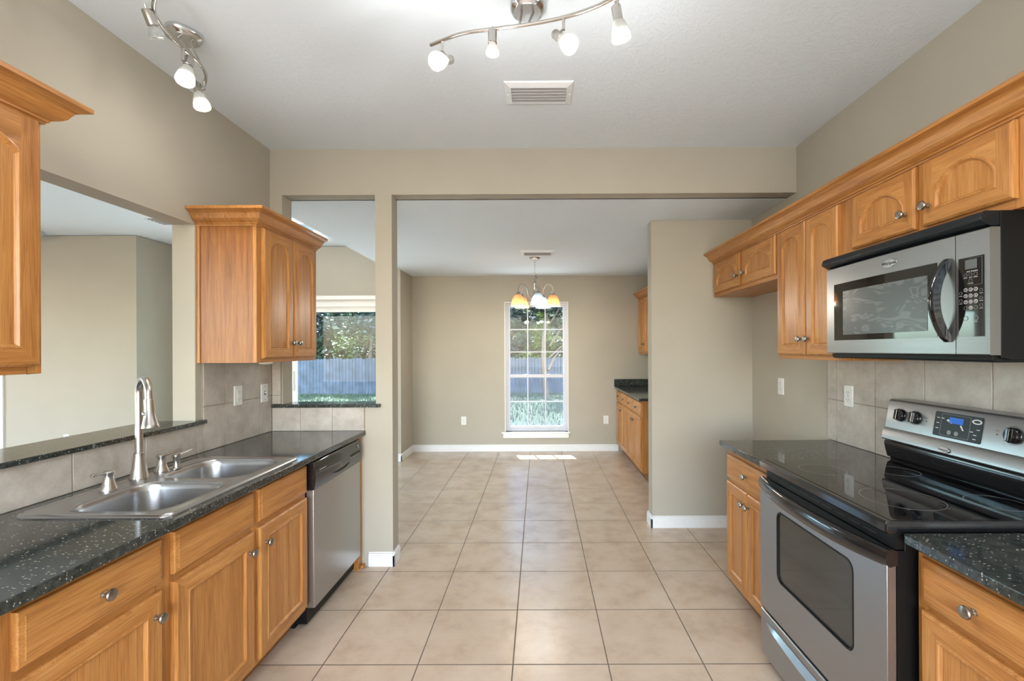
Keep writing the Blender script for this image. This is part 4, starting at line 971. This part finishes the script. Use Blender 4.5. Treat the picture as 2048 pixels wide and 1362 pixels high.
# ------------------------------------------------------------------ track lights
def smooth_path(pts, n=8):
    P = [Vector(p) for p in pts]; P = [P[0]*2-P[1]] + P + [P[-1]*2-P[-2]]; out = []
    for i in range(1, len(P)-2):
        for k in range(n):
            t_ = k/n; a, b, c, d = P[i-1], P[i], P[i+1], P[i+2]
            out.append(tuple(.5*((2*b)+(c-a)*t_+(2*a-5*b+4*c-d)*t_*t_+(3*b-a-3*c+d)*t_**3)))
    out.append(tuple(P[-2])); return out
def track_light(label, canopy, rail, heads, sx, rot=0, watts=4.2):
    cx, cy = canopy
    t = thing('track_light', (cx, cy, CZ), label, 'track light')
    m = MB(); out = []
    for r, h in ((.066, -.0005), (.066, -.012), (.060, -.022), (.050, -.026), (.048, -.030), (0.002, -.032)):
        out.append([(cx+(abs(math.cos(a))**.8*math.copysign(1, math.cos(a)))*r*math.cos(rot)-(abs(math.sin(a))**.8*math.copysign(1, math.sin(a)))*r*math.sin(rot),
                     cy+(abs(math.cos(a))**.8*math.copysign(1, math.cos(a)))*r*math.sin(rot)+(abs(math.sin(a))**.8*math.copysign(1, math.sin(a)))*r*math.cos(rot), CZ+h) for a in [2*math.pi*k/32 for k in range(32)]])
    m.rings(out); m.build('canopy', M['chrome'], t, angle=50)
    pts = smooth_path(rail); MB().tube(pts, .0065, 12).build('rail', M['nickel'], t, angle=60)
    for s in (-1, 1):
        px, py = cx+s*.022*math.cos(rot), cy+s*.022*math.sin(rot)
        q = min(pts, key=lambda p: (p[0]-px)**2+(p[1]-py)**2)
        MB().tube([(px, py, CZ-.028), (q[0], q[1], q[2])], .0045, 10).build('post', M['nickel'], t)
    for stem, top, face, lit, shade in heads:
        top, face = Vector(top), Vector(face); ax = (face-top).normalized(); L = (face-top).length
        h = MB().lathe([(.0, 0), (.015, 0), (.0165, .003), (.0165, .046), (.0145, .048), (.0145, .044), (0, .044)], tuple(top), tuple(ax), 20).build('lamp_head', M['nickel'], t)
        MB().tube([tuple(Vector(stem[0])), tuple(Vector(stem[1]))], .0055, 10).build('stem', M['nickel'], h)
        MB().tube([tuple(Vector(stem[1])+Vector((0, 0, .004))), tuple(top+ax*.012)], .004, 8).build('swivel', M['nickel'], h)
        MB().tube([tuple(top-ax*.014), tuple(top)], .0035, 8).build('knurled_pin', M['nickel'], h)
        pr = [(.011, .040), (.013, .052), (.020, .066), (.0245, .082), (.0250, .088)]
        sc = L/.108
        if shade:
            ps = [(.0155, .046), (.020, .052), (.0255, .070), (.0305, .092), (.0325, .106), (.0320, .108), (.0300, .104), (.0235, .070), (.018, .052)]
            MB().lathe([(a, b*sc) for a, b in ps], tuple(top), tuple(ax), 28).build('glass_shade', M['shade_on'], h, angle=60)
        MB().lathe([(a, b*sc) for a, b in pr] + [(.0235, .089*sc)], tuple(top), tuple(ax), 24).build('bulb_body', M['bulb_off'] if not (lit and not shade) else M['shade_on'], h, angle=60)
        MB().lathe([(0, .0902*sc), (.0195, .0900*sc), (.0235, .0885*sc)], tuple(top), tuple(ax), 24).build('bulb', M['bulb'] if lit else M['bulb_off'], h, angle=60)
        if not shade:
            for s in (-1, 1): pass
        if lit:
            p = top+ax*(.112*sc)
            light('bulb_light', 'POINT', tuple(p), watts, (1, .98, .95), parent=t, shadow_soft_size=.03)
            light('bulb_light', 'SPOT', tuple(p), 8.0, (1, .95, .88), parent=t, aim=tuple(ax), spot_size=R(118), spot_blend=.8, shadow_soft_size=.022)
track_light('brushed nickel track light with a wavy bar and four lit heads above the aisle', (-.037, 1.745),
    [(-.414, 1.763, 2.60), (-.289, 1.703, 2.60), (-.165, 1.678, 2.60), (-.033, 1.655, 2.60), (.096, 1.620, 2.60), (.200, 1.572, 2.60), (.300, 1.500, 2.60)],
    [(((-.363, 1.738, 2.60), (-.363, 1.738, 2.559)), (-.338, 1.775, 2.551), (-.374, 1.680, 2.484), True, True),
     (((-.165, 1.675, 2.60), (-.165, 1.675, 2.588)), (-.165, 1.675, 2.592), (-.165, 1.675, 2.488), True, False),
     (((.094, 1.622, 2.60), (.094, 1.622, 2.556)), (.064, 1.650, 2.562), (.117, 1.597, 2.484), True, True),
     (((.272, 1.525, 2.60), (.268, 1.528, 2.575)), (.264, 1.530, 2.572), (.286, 1.545, 2.468), True, True)], 1)
track_light('brushed nickel track light with a wavy bar over the sink, one head unlit', (-1.468, 1.885),
    [(-1.245, 1.490, 2.60), (-1.305, 1.545, 2.60), (-1.345, 1.600, 2.60), (-1.372, 1.68, 2.60), (-1.383, 1.783, 2.60), (-1.388, 1.860, 2.60), (-1.420, 1.946, 2.60), (-1.490, 2.030, 2.60)],
    [(((-1.332, 1.580, 2.60), (-1.325, 1.580, 2.557)), (-1.338, 1.555, 2.590), (-1.328, 1.600, 2.497), False, False),
     (((-1.381, 1.770, 2.60), (-1.381, 1.770, 2.549)), (-1.379, 1.800, 2.579), (-1.362, 1.755, 2.462), True, True),
     (((-1.461, 1.990, 2.60), (-1.461, 1.990, 2.561)), (-1.483, 1.975, 2.582), (-1.452, 1.968, 2.474), True, True)], 1, .9, 1.8)

# ------------------------------------------------------------------ chandelier
def chandelier():
    cx, cy = -.040, 5.07
    t = thing('chandelier', (cx, cy, 1.90), 'brushed nickel chandelier with five glass shades before the far window', 'chandelier')
    MB().lathe([(.062, 0), (.062, -.006), (.050, -.018), (.012, -.024), (.010, -.034), (0, -.036)], (cx, cy, DZ), (0, 0, 1), 28).build('canopy', M['nickel'], t)
    m = MB(); z = DZ-.034; k = 0
    while z > 2.255:
        a = (k % 2)*math.pi/2; r, l = .0065, .013; n = 12
        m.tube([(cx+r*math.cos(i*2*math.pi/n)*math.cos(a), cy+r*math.cos(i*2*math.pi/n)*math.sin(a), z-l+l*math.sin(i*2*math.pi/n)) for i in range(n+1)], .0014, 6, caps=False); z -= .0215; k += 1
    m.build('chain', M['nickel'], t)
    m = MB(); m.lathe([(.003, 2.262), (.008, 2.258), (.006, 2.245), (.018, 2.232), (.026, 2.220), (.020, 2.205), (.010, 2.190), (.012, 2.180), (.022, 2.170), (.026, 2.150), (.026, 2.135), (.019, 2.120), (.019, 2.030), (.026, 2.020), (.032, 2.005), (.026, 1.985), (.014, 1.960), (.018, 1.935), (.012, 1.905), (.006, 1.892), (0, 1.884)], (cx, cy, 0), (0, 0, 1), 24)
    m.build('column', M['nickel'], t)
    w = MB(); w.tube(smooth_path([(cx+.005, cy, 2.26), (cx+.03, cy-.005, 2.245), (cx+.022, cy, 2.21), (cx+.038, cy, 2.19)], 5), .0013, 6); w.build('loose_wire', M['nickel'], t)
    for i, ang in enumerate((-80, -8, 64, 136, 208)):
        a = R(ang); d = Vector((math.cos(a), math.sin(a), 0)); c = Vector((cx, cy, 0)); rr = .205
        P = lambda r, z: tuple(c+d*r+Vector((0, 0, z)))
        arm = MB().tube(smooth_path([P(.022, 2.000), P(.055, 1.985), P(.085, 2.02), P(.100, 2.08), P(.125, 2.125), P(.160, 2.138), P(.192, 2.115), P(rr, 2.07), P(rr, 2.045)], 5), .0045, 8).build('arm', M['nickel'], t, angle=60)
        MB().lathe([(.010, .030), (.020, .022), (.012, .016), (.022, .008), (.026, .0), (.028, -.010), (.020, -.012)], P(rr, 2.025), (0, 0, 1), 20).build('shade_holder', M['nickel'], arm)
        amber = i in (1, 3, 4)
        prof = [(.022, 2.020), (.034, 2.012), (.050, 1.992), (.063, 1.962), (.072, 1.930), (.077, 1.902), (.084, 1.894), (.0825, 1.892), (.075, 1.900), (.070, 1.930), (.061, 1.961), (.048, 1.990), (.033, 2.009), (.022, 2.017)]
        n = 40; loops = []
        for r, z in prof: loops.append([tuple(Vector(P(rr, z))+Vector((r*(1+.012*math.cos(k*math.pi))*math.cos(2*math.pi*k/n), r*(1+.012*math.cos(k*math.pi))*math.sin(2*math.pi*k/n), 0))) for k in range(n)])
        s = MB().rings(loops, False, False).build('shade', M['amber'] if amber else M['white_shade'], t, angle=60); s['label'] = 'bell shade with its warm bulb glow in the colour' if amber else 'white glass bell shade'
        MB().lathe([(.010, 2.005), (.013, 1.985), (.024, 1.955), (.028, 1.935), (.024, 1.915), (.012, 1.902), (0, 1.899)], P(rr, 0), (0, 0, 1), 16).build('bulb', M['amber_bulb'] if amber else M['cool_bulb'], s)
        light('bulb_light', 'POINT', P(rr, 1.885), 5.0, (1, .84, .64) if amber else (.93, .97, 1), parent=t, shadow_soft_size=.03)
chandelier()

# ------------------------------------------------------------------ outdoors
def outdoors():
    m = MB(); n = 14
    rows = [6.47, 8.0, 10, 13, 16, 19, 22, 26, 34, 60]; hz = [-.16, -.18, -.25, -.36, -.48, -.56, -.62, -.66, -.7, -.8]
    vs = []; fs = []
    for y, z in zip(rows, hz):
        for k in range(n+1): vs.append((-40+80*k/n, y, z+(.03*math.sin(k*2.3+y) if y > 7 else 0)))
    for i in range(len(rows)-1):
        for k in range(n): a = i*(n+1)+k; fs.append((a, a+1, a+n+2, a+n+1))
    struct(m.add(vs, fs).build('ground', M['grass']))
    struct(MB().box(-6, 2.6, 5.93, 9.0, -.24, -.09).build('ground_patio', M['concrete'], smooth=False))  # unseen slab, lengthened and lightened to bounce sun onto the dining ceiling
    g = MB(); rnd = random.Random(3)
    for i in range(9000):
        y = 8.4+12.0*rnd.random()**1.0; x = -12+14*rnd.random()*1.0
        gz = -.18-(y-8)*.033; h = .05+.09*rnd.random(); a = rnd.random()*6.28; w = .008+.012*rnd.random()
        dx, dy = math.cos(a)*w, math.sin(a)*w; lx, ly = rnd.uniform(-.04, .04), rnd.uniform(-.04, .04)
        g.add([(x-dx, y-dy, gz-.02), (x+dx, y+dy, gz-.02), (x+lx, y+ly, gz+h)], [(0, 1, 2)])
    o = g.build('grass', M['grass'], smooth=False); tag(o, 'green lawn grass in the yard outside the windows', 'grass', kind='stuff')
    # fence
    t = thing('wooden_fence', (-4, 21, -.6), 'weathered grey plank fence at the back of the yard', 'fence')
    m = MB(); x = -20.0
    while x < 9:
        w = .138; h = 1.02+rnd.uniform(-.035, .035); z0 = -.66
        m.add([(x, 21, z0), (x+w, 21, z0), (x+w, 21, h-.03), (x+w-.03, 21, h), (x+.03, 21, h), (x, 21, h-.03)] + [(x, 21.02, z0), (x+w, 21.02, z0), (x+w, 21.02, h-.03), (x+w-.03, 21.02, h), (x+.03, 21.02, h), (x, 21.02, h-.03)],
              [(0, 1, 2, 3, 4, 5), (6, 7, 8, 9, 10, 11)] + [(k, (k+1) % 6, 6+(k+1) % 6, 6+k) for k in range(6)])
        x += w+.008+rnd.random()*.008
    m.build('planks', M['fence'], t, smooth=False)
    m = MB()
    for z in (-.35, .2, .75): m.box(-20, 9, 21.02, 21.06, z, z+.09)
    m.build('rails', M['fence'], t, smooth=False)
    # unseen roof, added so its edge trims the sun patch indoors
    t = thing('sun_block_roof', (-1, 7.3, 2.45), 'beige unseen roof added over the patio to block the sun', 'roof')
    MB().box(-9.5, 3.0, 6.48, 7.70, 2.47, 2.60).build('roof_deck', M['porch'], t, smooth=False)
    MB().box(-9.5, 3.0, 7.70, 7.75, 2.42, 2.66).build('fascia', M['trim'], t, smooth=False)
    # trees
    def tree(x, y, h, r, kind, zlow, label, nleaf=4200, lean=.3):
        t = thing('tree', (x, y, -.65), label, 'tree', None)
        m = MB(); base = Vector((x, y, -.7)); top = Vector((x+lean, y, h*.75))
        mid = base.lerp(top, .45)+Vector((rnd.uniform(-.3, .3), 0, 0))
        m.tube(smooth_path([tuple(base), tuple(mid), tuple(top)], 5), [.13-.10*k/10 for k in range(11)], 8)
        for b in range(7):
            f = .25+.09*b; p = base.lerp(top, f); a = rnd.random()*6.28; e = p+Vector((math.cos(a)*r*.7, math.sin(a)*r*.5, rnd.uniform(.5, 1.4)))
            m.tube([tuple(p), tuple(p.lerp(e, .5)+Vector((0, 0, .12))), tuple(e)], [.045, .03, .012], 6)
        m.build('trunk', M['bark'], t)
        m = MB(); cl = []
        for b in range(26):
            a = rnd.random()*6.28; q = rnd.random()**.5
            cl.append((Vector((x+lean*.6+math.cos(a)*r*q, y+math.sin(a)*r*.8*q, zlow+(h-zlow)*rnd.random())), r*rnd.uniform(.22, .42)))
        for i in range(nleaf):
            c, s = rnd.choice(cl); v = Vector((rnd.gauss(0, 1), rnd.gauss(0, 1), rnd.gauss(0, 1))).normalized()*s*rnd.uniform(.6, 1.05); p = c+v
            u = Vector((rnd.uniform(-1, 1), rnd.uniform(-1, 1), rnd.uniform(-.6, .6))).normalized(); w = u.cross(Vector((rnd.uniform(-1, 1), rnd.uniform(-1, 1), rnd.uniform(-1, 1)))).normalized()
            l = rnd.uniform(.08, .15); k = l*.45
            m.add([tuple(p-u*l), tuple(p+w*k), tuple(p+u*l), tuple(p-w*k)], [(0, 1, 2, 3)])
        m.build('crown', M[kind], t, smooth=False)
    tree(-11.9, 22.9, 6.5, 1.4, 'leaf_dark', 1.6, 'dark leafy tree behind the fence, leftmost through the patio door')
    tree(-9.0, 23.5, 6.0, 1.3, 'leaf_mid', 1.2, 'green tree with bare forked trunk behind the fence, centre of the patio door')
    tree(-6.2, 22.8, 6.5, 1.3, 'leaf_dark', 1.4, 'dark tree behind the fence beside the column edge of the patio door')
    tree(-9.9, 27.5, 5.5, 2.6, 'leaf_sunlit', -.2, 'sunlit yellow-green tree far behind the fence through the patio door', 5000)
    tree(-1.5, 23.0, 6.5, 1.2, 'leaf_dark', 1.3, 'dark tree behind the fence at the left of the tall window')
    tree(.1, 27.0, 4.8, 1.4, 'leaf_sunlit', .2, 'bright sunlit green tree in the middle of the tall window', 4500)
    tree(1.7, 23.2, 6.5, 1.2, 'leaf_mid', .9, 'leafy tree behind the fence at the right of the tall window')
    tree(.3, 17.6, 6.0, 1.5, 'leaf_dark', 2.55, 'overhanging dark tree crown at the top of the tall window', 5000)
    tree(-6.1, 18.0, 6.5, 2.3, 'leaf_dark', 2.7, 'overhanging dark tree crown at the top of the patio door', 6500)
    m = MB(); 
    for i in range(46000):
        x = rnd.uniform(-22, 12); z = -.6+rnd.random()*8.0; y = 31+rnd.random()*2.5+.4*math.sin(x*1.3)
        u = Vector((rnd.uniform(-1, 1), rnd.uniform(-1, 1), rnd.uniform(-.6, .6))).normalized(); w = u.cross(Vector((rnd.uniform(-1, 1), rnd.uniform(-1, 1), rnd.uniform(-1, 1)))).normalized()
        l = rnd.uniform(.18, .34); k = l*.55; p = Vector((x, y, z))
        m.add([tuple(p-u*l), tuple(p+w*k), tuple(p+u*l), tuple(p-w*k)], [(0, 1, 2, 3)])
    o = m.build('foliage', M['leaf_mid'], smooth=False); tag(o, 'dense green woodland foliage far behind the trees', 'foliage', kind='stuff')
outdoors()

# ------------------------------------------------------------------ groups of look-alike things
GROUPS = {'wall_cabinet': 'oak wall cabinets', 'base_cabinet': 'oak base cabinets', 'countertop': 'black granite countertops', 'granite_ledge': 'black granite ledges',
          'tile_backsplash': 'beige tile backsplashes', 'wall_outlet': 'white wall outlets', 'ceiling_vent': 'ceiling vents', 'track_light': 'brushed nickel track lights',
          'ceiling_light': 'dome ceiling lights in the living room', 'tree': 'trees behind the fence'}
for o in list(bpy.data.objects):
    if o.parent is None and 'label' in o.keys() and 'group' not in o.keys():
        g = GROUPS.get(o.name.split('.')[0])
        if g: o['group'] = g
